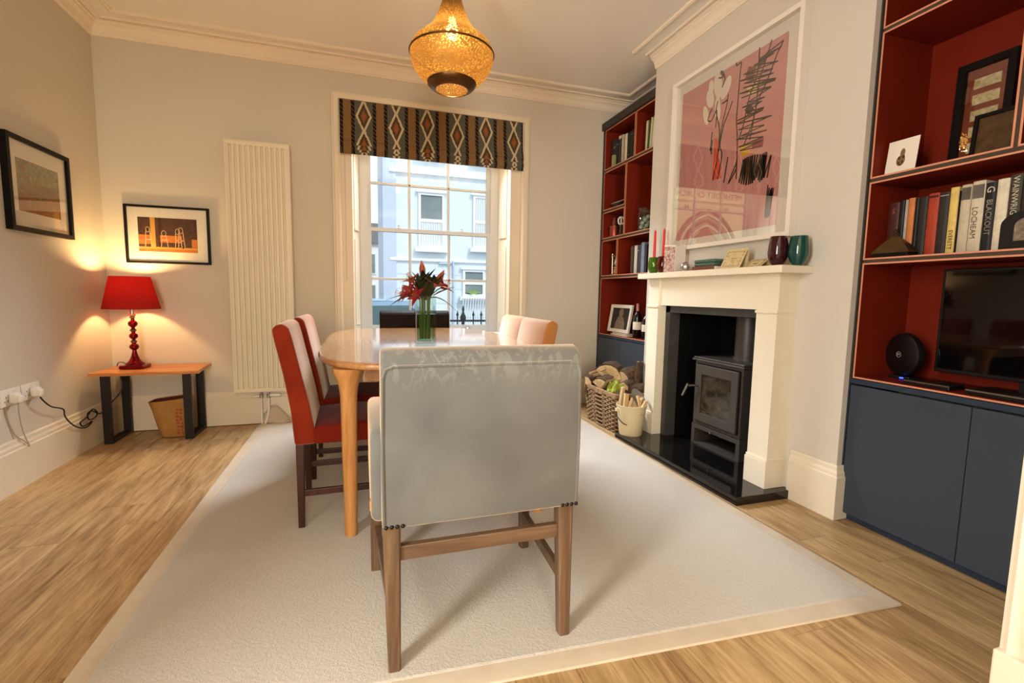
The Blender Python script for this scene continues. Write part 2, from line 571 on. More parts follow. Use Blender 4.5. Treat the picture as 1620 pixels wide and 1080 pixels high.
floor = struct('floor', bx(XL - 0.15, XR + 0.14, YR, YB + 0.1, -0.12, -0.006), 'floor', 'warm oak board floor running towards the window')
def planks():
    w, gap = 0.178, 0.0012
    meshes = []
    for L in (1.3, 0.65):
        bm = bx(-w / 2 + gap / 2, w / 2 - gap / 2, -L / 2 + gap / 2, L / 2 - gap / 2, -0.006, 0.0, 0.0009, 1)
        me = bpy.data.meshes.new('plank'); bm.to_mesh(me); bm.free()
        me.materials.append(M['floor']); meshes.append(me)
    i = 0
    x = XL + w / 2
    while x < 2.2:
        y = 0.3 - (0.43 * (i * 7 % 5) / 5.0) * 1.3 - 0.1
        while y < YB:
            L, me = (1.3, meshes[0]) if y + 1.3 <= YB + 0.06 else (0.65, meshes[1])
            if y + L > YB + 0.09: break
            o = bpy.data.objects.new('plank', me)
            o.location = (x, y + L / 2, 0)
            link(o, floor)
            y += L
        x += w; i += 1
planks()

struct('ceiling', bx(XL - 0.15, XR + 0.14, YR - 0.15, YB + 0.45, ZC, ZC + 0.12), 'ceiling', 'pale plaster ceiling')
struct('wall_left', bx(XL - 0.15, XL, YR - 0.15, YB + 0.45, -0.1, ZC), 'wall', 'warm white plaster wall on the left')
WX0, WX1, WZ0, WZ1 = -0.135, 1.396, 0.68, 2.578
bm = bx(XL, WX0, YB, YB + 0.45, -0.1, ZC)
box(bm, WX1, XR + 0.14, YB, YB + 0.45, -0.1, ZC)
box(bm, WX0, WX1, YB, YB + 0.45, WZ1, ZC)
box(bm, WX0, WX1, YB, YB + 0.45, -0.1, WZ0)
struct('wall_back', bm, 'wall', 'warm white plaster wall around the street window')
struct('wall_right', bx(XR, XR + 0.14, YR - 0.15, YB, -0.1, ZC), 'wall', 'alcove wall behind the bookcases')
bm = bx(XL, -0.8, YR - 0.15, YR, -0.1, ZC)
box(bm, 0.2, XR, YR - 0.15, YR, -0.1, ZC); box(bm, -0.8, 0.2, YR - 0.15, YR, 2.7, ZC); box(bm, -0.8, 0.2, YR - 0.15, YR, -0.1, 0.5)
struct('wall_rear', bm, 'wall', 'end wall of the back room with its garden window opening')
# dividing wall with the wide opening the photograph is taken through
bm = bx(XL, -1.18, 0.45, 0.625, 0, ZC)
box(bm, 1.45, XR, 0.45, 0.625, 0, ZC); box(bm, -1.18, 1.45, 0.45, 0.625, 2.45, ZC)
struct('wall_dividing', bm, 'wall', 'cross wall with the wide opening into the back room')
JX = 1.42
door = struct('door_1', bx(JX, JX + 0.03, 0.445, 0.632, 0, 2.45), 'trim', 'cream moulded lining at the edge of the wide opening')
for k, yy in enumerate((0.615, 0.578, 0.541, 0.504, 0.467)):
    obj('reed', tube(nb(), [(JX, yy, 0.25), (JX, yy, 2.44)], 0.011, 8), 'trim', door, True)
obj('plinth_block', bx(JX - 0.018, JX + 0.03, 0.44, 0.636, 0, 0.252, 0.004), 'trim', door)

# chimney breast with the fireplace recess
CX, CY0, CY1 = 2.18, 1.625, 3.287
FY0, FY1, FZ = 2.095, 2.89, 0.955
bm = bx(CX, XR, CY0, FY0, 0, ZC)
box(bm, CX, XR, FY1, CY1, 0, ZC); box(bm, CX, XR, FY0, FY1, FZ, ZC)
struct('wall_chimney_breast', bm, 'wall', 'warm white chimney breast between the two bookcases')

# mouldings
SK = [(0, 0.264), (0.007, 0.264), (0.012, 0.256), (0.013, 0.24), (0.019, 0.228), (0.0195, 0.214), (0.025, 0.208), (0.025, 0.0), (0, 0.0)]
struct('baseboard_left', sweep(nb(), [(XL, 0.64), (XL, YB)], SK), 'trim', 'tall cream skirting board along the left wall')
struct('baseboard_back', sweep(nb(), [(XL, YB), (-0.2, YB)], SK), 'trim', 'tall cream skirting board below the radiator')
struct('baseboard_window', sweep(nb(), [(1.44, YB), (2.2, YB)], SK), 'trim', 'cream skirting board right of the window')
struct('baseboard_right', sweep(nb(), [(CX, 1.87), (CX, CY0), (XR - 0.32, CY0)], SK), 'trim', 'tall cream skirting board on the chimney breast')
CO = [(0, 2.788), (0.010, 2.788), (0.013, 2.797), (0.018, 2.80), (0.019, 2.812), (0.028, 2.836), (0.044, 2.848), (0.050, 2.85), (0.052, 2.862), (0.064, 2.866), (0.064, ZC), (0, ZC)]
BEAD_A = [(0.084, ZC), (0.086, 2.872), (0.094, 2.869), (0.102, 2.872), (0.104, ZC)]
BEAD_B = [(0.19, ZC), (0.192, 2.868), (0.205, 2.863), (0.218, 2.868), (0.22, ZC)]
p1 = [(XL, 0.64), (XL, YB), (XR, YB), (XR, CY1)]
p2 = [(CX, CY1), (CX, CY0)]
c1 = struct('trim_1', sweep(nb(), p1, CO), 'cornice', 'stepped plaster cornice around the room')
c2 = struct('trim_2', sweep(nb(), p2, CO), 'cornice', 'stepped plaster cornice on the chimney breast')
for c, p in ((c1, p1), (c2, p2)):
    obj('ceiling_bead', sweep(nb(), p, BEAD_A), 'cornice', c)
    obj('ceiling_bead', sweep(nb(), p, BEAD_B), 'cornice', c)

# ------------------------------------------------------------------ street window
AR = [(0.0, 0.0), (0.0, 0.012), (0.012, 0.02), (0.016, 0.03), (0.05, 0.03), (0.055, 0.022), (0.064, 0.022), (0.064, 0.0)]   # (outwards, proud)
def architrave():
    bm = nb()
    x0, x1, z0, z1 = WX0, WX1, 0.0, WZ1 - 0.012
    pts = [((x0, z0), (-1, 0)), ((x0, z1), (-1, 1)), ((x1, z1), (1, 1)), ((x1, z0), (1, 0))]
    rings = [[(p[0] + n[0] * a, YB - b, p[1] + n[1] * a) for a, b in AR] for p, n in pts]
    return ring_loft(bm, rings)
struct('trim_3', architrave(), 'trim', 'moulded cream architrave around the street window')
SY = 4.39
win = nb()
box(win, 0.0, 0.067, SY, SY + 0.12, 0.70, 2.55); box(win, 1.18, 1.25, SY, SY + 0.12, 0.70, 2.55)
box(win, 0.0, 1.25, SY, SY + 0.12, 2.47, 2.578)
win = struct('window_1', win, 'sash', 'tall twelve-pane sash window onto the street')
# splayed shutter linings
for s, xa, xb, xc in ((0, WX0, -0.055, 0.0), (1, WX1, 1.30, 1.25)):
    bm = prism(nb(), [(xa, YB + 0.012), (xb, YB + 0.012), (xb, YB + 0.05), (xc, SY + 0.01), (xc, SY + 0.2), (xa, SY + 0.2)], 0.70, 2.578, 'z')
    lining = obj('shutter_lining', bm, 'trim', win)
    for z0, z1 in ((0.78, 1.5), (1.58, 2.5)):
        m = 0.18
        pa = Vector((xb, YB + 0.05)); pb = Vector((xc, SY + 0.01))
        a = pa.lerp(pb, m); b = pa.lerp(pb, 1 - m)
        d = (pb - pa).normalized(); nrm = Vector((d.y, -d.x)) * (0.008 if s == 0 else -0.008)
        obj('shutter_panel', prism(nb(), [tuple(a), tuple(b), tuple(b + nrm), tuple(a + nrm)], z0, z1, 'z'), 'trim', lining)
obj('head_lining', bx(WX0, WX1, YB + 0.012, SY + 0.01, 2.55, 2.578), 'trim', win)
obj('sill', bx(WX0, WX1, YB - 0.03, SY + 0.06, 0.67, 0.70, 0.006), 'sash', win)
obj('outer_sill', bx(-0.1, 1.35, SY + 0.12, YB + 0.55, 0.64, 0.69), 'sash', win)
XV = (0.431, 0.788)
def sash(y0, y1, z0, z1, zt, bot, top):
    for xa, xb in ((0.0672, 0.097), (1.150, 1.1798)):
        obj('sash_stile', bx(xa, xb, y0, y1, z0 + 0.001, z1 - 0.001), 'sash', win)
    obj('sash_rail', bx(0.097, 1.15, y0, y1, z0, z0 + bot), 'sash', win)
    obj('sash_rail', bx(0.097, 1.15, y0, y1, z1 - top, z1), 'sash', win)
    for x in XV:
        obj('glazing_bar', bx(x - 0.0105, x + 0.0105, y0 + 0.006, y1 - 0.004, z0 + bot, z1 - top, 0.003, 1), 'sash', win)
    obj('glazing_bar', bx(0.097, 1.15, y0 + 0.006, y1 - 0.004, zt - 0.0105, zt + 0.0105, 0.003, 1), 'sash', win)
    xs = [0.097, XV[0], XV[1], 1.15]; zs = [z0 + bot, zt, z1 - top]
    ym = (y0 + y1) / 2
    for i in range(3):
        for j in range(2):
            obj('pane', bx(xs[i], xs[i + 1], ym - 0.0015, ym + 0.0015, zs[j], zs[j + 1]), 'window_glass', win)
sash(SY + 0.02, SY + 0.055, 0.70, 1.632, 1.183, 0.065, 0.032)
sash(SY + 0.06, SY + 0.095, 1.602, 2.48, 2.023, 0.03, 0.06)
for x in (0.335, 0.905):
    obj('sash_lock', lathe(nb(), [(0.008, 0), (0.012, 0.006), (0.006, 0.016), (0.011, 0.026), (0.006, 0.036)], (x, SY + 0.035, 1.632), 10), 'steel', win, True)
obj('sash_lift', lathe(nb(), [(0.018, 0), (0.02, 0.008), (0.008, 0.02)], (0.965, SY + 0.01, 0.725), 12), 'steel', win, True)

# roman blind
blind = thing('roman_blind', 'patterned roman blind with cream diamonds and dark bands above the window', 'blind', (0.63, 4.12, 2.16))
BX0, BX1 = -0.14, 1.39
obj('headrail', bx(BX0 + 0.01, BX1 - 0.01, 4.125, 4.155, 2.54, 2.572), 'blind', blind)
def fold(bm, prof):
    a = nb()
    n = 36
    rings = []
    for i in range(n + 1):
        x = BX0 + (BX1 - BX0) * i / n
        wv = 0.003 * math.sin(i * 0.9) + 0.002 * math.sin(i * 2.1)
        rings.append([(x, y + wv * k, z) for (y, z, k) in prof])
    ring_loft(a, rings)
    return merge(bm, a)
obj('fabric', fold(nb(), [(4.122, 2.574, 0), (4.116, 2.45, 0.3), (4.104, 2.33, 0.8), (4.078, 2.256, 1), (4.084, 2.253, 1), (4.110, 2.33, 0.8), (4.122, 2.45, 0.3), (4.128, 2.574, 0)]), 'blind', blind, True)
for k, (y, z0, z1) in enumerate(((4.094, 2.285, 2.206), (4.086, 2.222, 2.188), (4.092, 2.204, 2.172), (4.098, 2.19, 2.157))):
    fo = obj('fold', fold(nb(), [(y, z0, 1), (y - 0.008, (z0 + z1) / 2, 1), (y - 0.006, z1, 1), (y + 0.006, z1 - 0.002, 1), (y + 0.012, (z0 + z1) / 2, 1), (y + 0.016, z0, 1)]), 'blind', blind, True)
    if k:                                   # each fold shows another stretch of the woven pattern
        for v in fo.data.vertices:
            v.co.z += 0.05 * k
        fo.location.z = -0.05 * k
obj('cord', tube(nb(), [(-0.108, 4.145, 2.2), (-0.108, 4.146, 1.7), (-0.107, 4.148, 1.16)], 0.002, 6), 'cable_grey', blind)

# ------------------------------------------------------------------ radiator
rad = thing('radiator', 'tall white vertical panel radiator beside the window', 'radiator', (-0.72, 4.06, 0.262))
RX0, RX1, RZ0, RZ1, RY = -0.943, -0.503, 0.263, 2.166, 4.06
def rad_panel():
    bm = nb()
    n = 11
    pts = [(RX0 + 0.012, RY)]
    w = (RX1 - RX0 - 0.05) / n
    for i in range(n):
        a = RX0 + 0.025 + i * w
        pts += [(a + 0.06 * w, RY), (a + 0.20 * w, RY + 0.013), (a + 0.44 * w, RY + 0.013), (a + 0.58 * w, RY), (a + 0.98 * w, RY)]
    pts.append((RX1 - 0.012, RY))
    pts += [(RX1 - 0.012, RY + 0.02), (RX0 + 0.012, RY + 0.02)]
    return prism(bm, pts, RZ0 + 0.035, RZ1 - 0.035, 'z')
obj('front_panel', rad_panel(), 'radiator', rad)
for za in (RZ1 - 0.036, RZ0 + 0.004):
    obj('header', bx(RX0 + 0.004, RX1 - 0.004, RY - 0.002, RY + 0.03, za, za + 0.032, 0.006), 'radiator', rad)
for x in (RX0, RX1 - 0.012):
    obj('side_cover', bx(x, x + 0.012, RY - 0.004, RY + 0.075, RZ0, RZ1, 0.003), 'radiator', rad)
obj('back_panel', bx(RX0 + 0.012, RX1 - 0.012, RY + 0.05, RY + 0.065, RZ0 + 0.03, RZ1 - 0.03), 'radiator', rad)
obj('top_grille', bx(RX0, RX1, RY, RY + 0.075, RZ1 - 0.006, RZ1, 0.002), 'radiator', rad)
for x in (-0.762, -0.71):
    v = obj('valve', lathe(nb(), [(0.008, 0), (0.013, 0.004), (0.013, 0.03), (0.008, 0.034), (0.008, 0.05)], (x, 4.09, 0.213), 10), 'steel', rad, True)
    pts = [(x, 4.09, 0.215), (x, 4.09, 0.08), (x, 4.09, 0.006)] if x < -0.75 else smooth_pts([(x, 4.09, 0.215), (x, 4.09, 0.13), (x - 0.012, 4.08, 0.05), (x - 0.03, 4.07, 0.004)])
    obj('pipe', tube(nb(), pts, 0.0075, 8), 'white_plastic', rad, True)
obj('valve_head', tube(nb(), [(-0.70, 4.09, 0.236), (-0.64, 4.09, 0.236), (-0.625, 4.09, 0.236)], [0.011, 0.013, 0.009], 10), 'white_plastic', rad, True)
obj('lock_shield', tube(nb(), [(-0.77, 4.09, 0.232), (-0.815, 4.09, 0.23)], 0.008, 8), 'white_plastic', rad, True)

# ------------------------------------------------------------------ fireplace
fs = thing('fire_surround', 'cream painted timber fire surround with pilasters around the stove', 'fireplace', (2.1, 2.47, 0.045))
PX = 2.05
obj('mantel_shelf', bx(1.975, CX, 1.832, 3.107, 1.190, 1.228, 0.004), 'surround', fs)
obj('frieze', bx(PX + 0.016, CX, 1.93, 3.05, 1.0, 1.190), 'surround', fs)
for a, b in ((1.903, 2.05), (2.935, 3.072)):
    p = obj('pilaster', bx(PX, CX, a + 0.006, b - 0.006, 0.2, 0.985), 'surround', fs)
    obj('plinth', bx(PX - 0.012, CX, a, b, 0.045, 0.19, 0.002), 'surround', p)
    obj('plinth_mould', bx(PX - 0.008, CX, a + 0.002, b - 0.002, 0.188, 0.206, 0.005), 'surround', p)
    obj('neck_mould', bx(PX - 0.010, CX, a + 0.002, b - 0.002, 0.982, 0.998, 0.004), 'surround', p)
    obj('cap_block', bx(PX + 0.002, CX, a + 0.004, b - 0.004, 0.996, 1.19), 'surround', p)
bm = bx(2.115, 2.2, 2.05, FY0 + 0.004, 0.045, 1.0); box(bm, 2.115, 2.2, FY1 - 0.004, 2.935, 0.045, 1.0); box(bm, 2.115, 2.2, 2.05, 2.935, FZ - 0.004, 1.0)
obj('slate_slip', bm, 'slate', fs)
bm = bx(2.545, 2.556, FY0, FY1, 0.045, FZ); box(bm, 2.2, 2.55, FY0, FY0 + 0.012, 0.045, FZ); box(bm, 2.2, 2.55, FY1 - 0.012, FY1, 0.045, FZ); box(bm, 2.2, 2.55, FY0, FY1, FZ - 0.012, FZ)
obj('firebox_lining', bm, 'soot', fs)
tag(obj('hearth', bx(1.815, 2.55, 1.855, 3.075, 0, 0.045, 0.002), 'black_stone'), 'polished black granite hearth slab under the stove', 'hearth')

stove = thing('wood_stove', 'grey iron wood-burning stove standing in the fireplace', 'stove', (2.35, 2.49, 0.045))
SX, A, B = 2.215, 2.272, 2.716
bm = bx(SX + 0.004, 2.50, A + 0.006, B - 0.006, 0.19, 0.63)
obj('body', bm, 'stove', stove)
obj('top_plate', bx(SX - 0.014, 2.51, A - 0.012, B + 0.012, 0.63, 0.642, 0.003), 'stove', stove)
obj('upper_top_plate', bx(SX - 0.006, 2.50, A - 0.006, B + 0.006, 0.644, 0.655, 0.003), 'stove', stove)
bm = bx(SX, 2.5, A, A + 0.03, 0.045, 0.185); box(bm, SX, 2.5, B - 0.03, B, 0.045, 0.185); box(bm, SX, 2.5, A + 0.03, B - 0.03, 0.155, 0.185); box(bm, SX, 2.5, A + 0.03, B - 0.03, 0.045, 0.058)
obj('log_store', bm, 'stove', stove)
obj('store_back', bx(2.48, 2.49, A + 0.03, B - 0.03, 0.058, 0.155), 'soot', stove)
DA, DB, DZ0, DZ1 = A + 0.03, B - 0.03, 0.215, 0.605
GA, GB, GZ0, GZ1 = A + 0.085, B - 0.085, 0.275, 0.54
bm = bx(SX - 0.014, SX + 0.006, DA, GA, DZ0, DZ1, 0.003); box(bm, SX - 0.014, SX + 0.006, GB, DB, DZ0, DZ1, 0.003)
box(bm, SX - 0.0135, SX + 0.006, GA - 0.002, GB + 0.002, DZ0, GZ0, 0.003); box(bm, SX - 0.0135, SX + 0.006, GA - 0.002, GB + 0.002, GZ1, DZ1, 0.003)
sd = obj('door', bm, 'stove', stove)
obj('door_gasket', bx(SX - 0.0005, SX + 0.0065, DA - 0.006, DB + 0.006, DZ0 - 0.006, DZ1 + 0.006), 'soot', sd)
M['sooty_glass'] = mat('sooty_stove_glass', (26, 21, 17), 0.08, spec=0.6, var=((9, 9, 14), (74, 64, 50), 1.5))
obj('glass', bx(SX - 0.006, SX - 0.002, GA, GB, GZ0, GZ1), 'sooty_glass', sd)
h = obj('handle', tube(nb(), smooth_pts([(SX - 0.012, B - 0.055, 0.455), (SX - 0.04, B - 0.05, 0.458), (SX - 0.06, B - 0.02, 0.452)]), 0.007, 8), 'stove', sd, True)
obj('grip', tube(nb(), [(SX - 0.062, B - 0.016, 0.466), (SX - 0.066, B + 0.03, 0.375)], 0.010, 10), 'steel', h, True)
obj('air_knob', tube(nb(), [(SX, 2.49, 0.172), (SX - 0.03, 2.49, 0.172), (SX - 0.031, 2.49, 0.172), (SX - 0.04, 2.49, 0.172)], [0.003, 0.003, 0.008, 0.006], 10), 'steel', stove, True)
obj('flue_pipe', lathe(nb(), [(0.082, 0), (0.082, 0.02), (0.075, 0.022), (0.075, 0.31)], (2.41, 2.46, 0.655), 24), 'stove', stove, True)

# ------------------------------------------------------------------ bookcases
def bookcase(name, label, y0, y1, cells, doors, cat='bookcase'):
    """cells are (ya, yb, za, zb) openings; built of a dark carcass, rust liners with pale edges, navy doors"""
    X0, X1 = 2.22, 2.545
    t = thing(name, label, cat, (2.38, (y0 + y1) / 2, 0))
    for y in (y0, y1 - 0.022):
        obj('side_panel', bx(X0 - 0.008, X1, y, y + 0.022, 0.69, 2.605), 'case_edge', t)
        obj('cupboard_side', bx(X0 - 0.008, X1, y, y + 0.022, 0.0, 0.69), 'navy', t)
    obj('back_panel', bx(X1 - 0.008, X1, y0, y1, 0.69, 2.605), 'rust', t)
    obj('top_board', bx(X0 - 0.03, X1, y0 - 0.004, y1 - 0.002, 2.605, 2.668), 'case_edge', t)
    obj('plinth', bx(X0 + 0.02, X1, y0 + 0.022, y1 - 0.022, 0.0, 0.03), 'navy', t)
    obj('counter_edge', bx(X0 - 0.006, X1, y0 + 0.02, y1 - 0.02, 0.668, 0.690), 'navy', t)
    e = 0.007
    for ya, yb, za, zb in cells:
        for q, nm in (((ya, yb, za - e, za), 'shelf_liner'), ((ya, yb, zb, zb + e), 'shelf_liner'), ((ya - e, ya, za - e, zb + e), 'side_liner'), ((yb, yb + e, za - e, zb + e), 'side_liner')):
            bm = bx(X0 + 0.0015, X1 - 0.008, *q)
            box(bm, X0, X0 + 0.0015, *q, mi=1)
            obj(nm, bm, ['rust', 'rust_edge'], t)
    return t
def carcass_bar(t, name, ya, yb, za, zb):
    obj(name, bx(2.2225, 2.54, ya, yb, za, zb), 'carcass', t)

E_ = 0.007
Y0, Y1 = 3.300, 4.158
far = bookcase('bookcase', 'tall navy and rust bookcase in the far alcove beside the window', Y0, Y1, [
    (3.63, 4.128, 2.247, 2.597), (3.332, 3.604, 2.247, 2.597),
    (3.756, 4.128, 1.873, 2.213), (3.756, 4.128, 1.609, 1.838), (3.332, 3.730, 1.609, 2.213),
    (3.862, 4.128, 1.257, 1.575), (3.332, 3.836, 1.257, 1.575),
    (3.332, 4.128, 0.70, 1.223)], None)
for ya, yb, za, zb, n in ((3.611, 3.623, 2.24, 2.604, 'divider'), (3.325, 4.135, 2.22, 2.24, 'shelf'), (3.737, 3.749, 1.602, 2.22, 'divider'), (3.749, 4.135, 1.845, 1.866, 'shelf'),
                          (3.325, 4.135, 1.582, 1.602, 'shelf'), (3.843, 3.855, 1.25, 1.582, 'divider'), (3.325, 4.135, 1.23, 1.25, 'shelf')):
    carcass_bar(far, n, ya, yb, za, zb)
for ya, yb in ((3.324, 3.7275), (3.7305, 4.134)):
    obj('door', bx(2.212, 2.232, ya, yb, 0.036, 0.663, 0.0015, 1), 'navy_door', far)
near = bookcase('bookcase', 'tall navy and rust bookcase holding the television', 0.652, 1.640, [
    (0.684, 1.608, 2.261, 2.597), (1.125, 1.608, 1.616, 2.232), (0.684, 1.098, 1.616, 2.232),
    (0.684, 1.608, 1.252, 1.586), (0.684, 1.608, 0.70, 1.223)], None)
for ya, yb, za, zb, n in ((0.677, 1.615, 2.239, 2.254, 'shelf'), (1.105, 1.118, 1.609, 2.239, 'divider'), (0.677, 1.615, 1.593, 1.609, 'shelf'), (0.677, 1.615, 1.23, 1.245, 'shelf')):
    carcass_bar(near, n, ya, yb, za, zb)
for ya, yb in ((0.676, 1.1435), (1.1465, 1.614)):
    obj('door', bx(2.212, 2.232, ya, yb, 0.036, 0.660, 0.0015, 1), 'navy_door', near)

# brush strokes and patches of the abstract print, as (across, up) on the wall in metres
ART_STROKES = [
 (0.004, [(2.433,2.464),(2.429,2.444),(2.406,2.446),(2.392,2.443),(2.397,2.389),(2.4,2.284),(2.403,2.192),(2.404,2.112),(2.388,2.011),(2.381,1.867),(2.378,1.773)]),
 (0.004, [(2.259,2.469),(2.26,2.37),(2.278,2.289),(2.308,2.236),(2.328,2.166),(2.347,2.073),(2.378,2.001)]),
 (0.004, [(2.176,2.47),(2.198,2.404),(2.238,2.31),(2.251,2.265),(2.256,2.172),(2.275,2.05),(2.291,1.975)]),
 (0.004, [(2.097,2.429),(2.134,2.375),(2.173,2.295),(2.208,2.235),(2.244,2.18),(2.264,2.124),(2.284,2.05),(2.336,1.953)]),
 (0.0032, [(2.207,2.414),(2.097,2.429),(2.222,2.409),(2.106,2.401),(2.262,2.396),(2.154,2.39),(2.295,2.385),(2.123,2.335),(2.372,2.369),(2.155,2.309),(2.393,2.341),(2.149,2.285),(2.359,2.314),(2.13,2.25),(2.366,2.291),(2.134,2.243),(2.391,2.268),(2.159,2.219),(2.375,2.238),(2.158,2.216),(2.331,2.193),(2.199,2.179),(2.365,2.179),(2.218,2.164),(2.335,2.142),(2.198,2.123),(2.397,2.116),(2.205,2.113),(2.405,2.098),(2.141,2.059)]),
 (0.0032, [(2.396,2.098),(2.142,2.061),(2.383,2.059),(2.189,2.025),(2.36,2.017),(2.17,1.992),(2.398,2.007),(2.193,1.963),(2.374,1.957),(2.195,1.944),(2.362,1.933),(2.193,1.913)]),
 (0.005, [(2.329,1.875),(2.352,1.746),(2.315,1.878),(2.334,1.735),(2.301,1.881),(2.317,1.727),(2.288,1.881),(2.297,1.721),(2.274,1.881),(2.279,1.719),(2.26,1.881),(2.265,1.72),(2.242,1.879),(2.251,1.721),(2.224,1.875),(2.236,1.735),(2.202,1.872),(2.222,1.745),(2.185,1.872),(2.207,1.728),(2.172,1.873),(2.198,1.716),(2.164,1.875),(2.183,1.723),(2.158,1.87),(2.169,1.733),(2.128,1.849),(2.146,1.729)]),
 (0.004, [(2.136,1.689),(2.144,1.514),(2.126,1.671),(2.137,1.506),(2.115,1.662),(2.13,1.508),(2.107,1.667),(2.122,1.51),(2.096,1.665),(2.117,1.516)]),
 (0.004, [(2.573,2.295),(2.584,2.235),(2.55,2.138),(2.554,2.15),(2.543,2.087),(2.548,1.946),(2.581,1.81)]),
 (0.004, [(2.445,2.248),(2.474,2.19),(2.513,2.123),(2.509,2.128),(2.532,2.017),(2.51,1.944),(2.536,1.808)]),
 (0.0035, [(2.484,2.303),(2.493,2.238),(2.524,2.13),(2.532,2.076),(2.54,1.981)]),
 (0.004, [(2.623,2.267),(2.656,2.209),(2.622,2.191),(2.579,2.24),(2.58,2.136)]),
 (0.004, [(2.456,1.922),(2.48,1.773)]),
 (0.004, [(2.377,1.88),(2.442,1.758),(2.383,1.831),(2.39,1.855)]),
 (0.009, [(2.607,2.065),(2.613,2.002)]),
 (0.004, [(2.608,2.118),(2.613,2.063),(2.606,1.977)]),
 (0.004, [(2.579,2.434),(2.538,2.424),(2.561,2.465),(2.54,2.451),(2.521,2.4),(2.543,2.364)]),
 (0.004, [(2.535,2.263),(2.486,2.27),(2.525,2.263)]),
]
ART_SHAPES = [
 ('white', [(2.61,2.322),(2.611,2.298),(2.62,2.281),(2.634,2.275),(2.651,2.281),(2.667,2.298),(2.679,2.323),(2.685,2.351),(2.683,2.375),(2.674,2.392),(2.66,2.398),(2.643,2.391),(2.627,2.374),(2.615,2.349)]),
 ('white', [(2.618,2.395),(2.621,2.378),(2.629,2.367),(2.639,2.363),(2.65,2.368),(2.66,2.381),(2.665,2.398),(2.666,2.418),(2.663,2.435),(2.655,2.446),(2.644,2.449),(2.634,2.444),(2.625,2.432),(2.619,2.414)]),
 ('white', [(2.542,2.374),(2.543,2.339),(2.551,2.315),(2.564,2.304),(2.581,2.311),(2.598,2.333),(2.612,2.366),(2.618,2.404),(2.618,2.439),(2.609,2.464),(2.595,2.474),(2.578,2.467),(2.561,2.444),(2.548,2.411)]),
 ('white', [(2.478,2.331),(2.495,2.308),(2.514,2.292),(2.532,2.288),(2.546,2.296),(2.551,2.315),(2.548,2.341),(2.537,2.368),(2.519,2.392),(2.5,2.407),(2.482,2.41),(2.47,2.402),(2.464,2.383),(2.467,2.358)]),
 ('white', [(2.652,2.235),(2.648,2.209),(2.651,2.189),(2.659,2.179),(2.671,2.182),(2.684,2.197),(2.697,2.221),(2.706,2.25),(2.709,2.277),(2.706,2.297),(2.698,2.306),(2.686,2.302),(2.673,2.287),(2.66,2.263)]),
 ('white', [(2.547,2.236),(2.546,2.202),(2.551,2.177),(2.56,2.165),(2.571,2.169),(2.583,2.188),(2.592,2.218),(2.598,2.254),(2.598,2.288),(2.593,2.314),(2.584,2.325),(2.573,2.321),(2.561,2.302),(2.552,2.271)]),
 ('brown', [(2.335,2.399),(2.277,2.374),(2.288,2.302),(2.36,2.331)]),
 ('dark', [(2.299,2.181),(2.27,2.135),(2.315,2.115),(2.346,2.162)]),
 ('olive', [(2.263,2.409),(2.207,2.414),(2.211,2.367),(2.267,2.354)]),
 ('cream', [(2.338,2.28),(2.261,2.282),(2.264,2.219),(2.316,2.226)]),
 ('yellow', [(2.36,1.957),(2.289,1.954),(2.284,1.898),(2.344,1.889)]),
 ('magenta', [(2.272,1.963),(2.189,1.965),(2.189,1.918),(2.268,1.914)]),
 ('red', [(2.585,2.07),(2.557,2.061),(2.537,1.943),(2.504,1.808),(2.586,1.811),(2.585,1.933)]),
]

# ================================================================== FURNITURE
# ------------------------------------------------------------------ rug
rug = thing('rug', 'large cream wool rug with a bound edge under the dining table', 'rug', (0.5, 2.6, 0))
RC = [(1.785, 1.056), (-0.777, 1.207), (-0.783, 4.085), (1.792, 4.085)]
def inset(poly, d):
    out = []
    n = len(poly)
    for i in range(n):
        p, a, b = Vector(poly[i]), Vector(poly[i - 1]), Vector(poly[(i + 1) % n])
        out.append(tuple(p + ((a - p).normalized() + (b - p).normalized()) * d))
    return out
RI = inset(RC, 0.062)
def rug_border():
    bm = nb()
    ri2 = inset(RC, 0.066)
    rings = [[(x, y, 0.0005) for x, y in RC], [(x, y, 0.007) for x, y in inset(RC, 0.002)], [(x, y, 0.010) for x, y in inset(RC, 0.012)], [(x, y, 0.010) for x, y in ri2], [(x, y, 0.0005) for x, y in ri2]]
    return ring_loft(bm, rings, cap=False)
obj('binding', rug_border(), 'rug_border', rug, True)
def rug_pile():
    bm = nb()
    rings = [[(x, y, 0.0006) for x, y in RI], [(x, y, 0.011) for x, y in RI], [(x, y, 0.0135) for x, y in inset(RI, 0.006)]]
    return ring_loft(bm, rings)
obj('pile', rug_pile(), 'rug', rug)
def rug_fold():
    bm = nb()
    rows = []
    for i in range(13):
        u = i / 12.0
        x = -0.775 + 0.30 * u
        h = 0.13 * math.exp(-((u - 0.25) / 0.28) ** 2) + 0.01
        rows.append([(x + 0.02 * v, 4.085 + 0.042 * v, 0.009 + h * v ** 2.2 + 0.004 * math.sin(9 * u + 4 * v)) for v in [k / 8.0 for k in range(9)]])
    return ring_loft(bm, rows, closed=False)
f = obj('turned_up_corner', rug_fold(), 'rug_border', rug, 'all')
sm = f.modifiers.new('thick', 'SOLIDIFY'); sm.thickness = 0.006

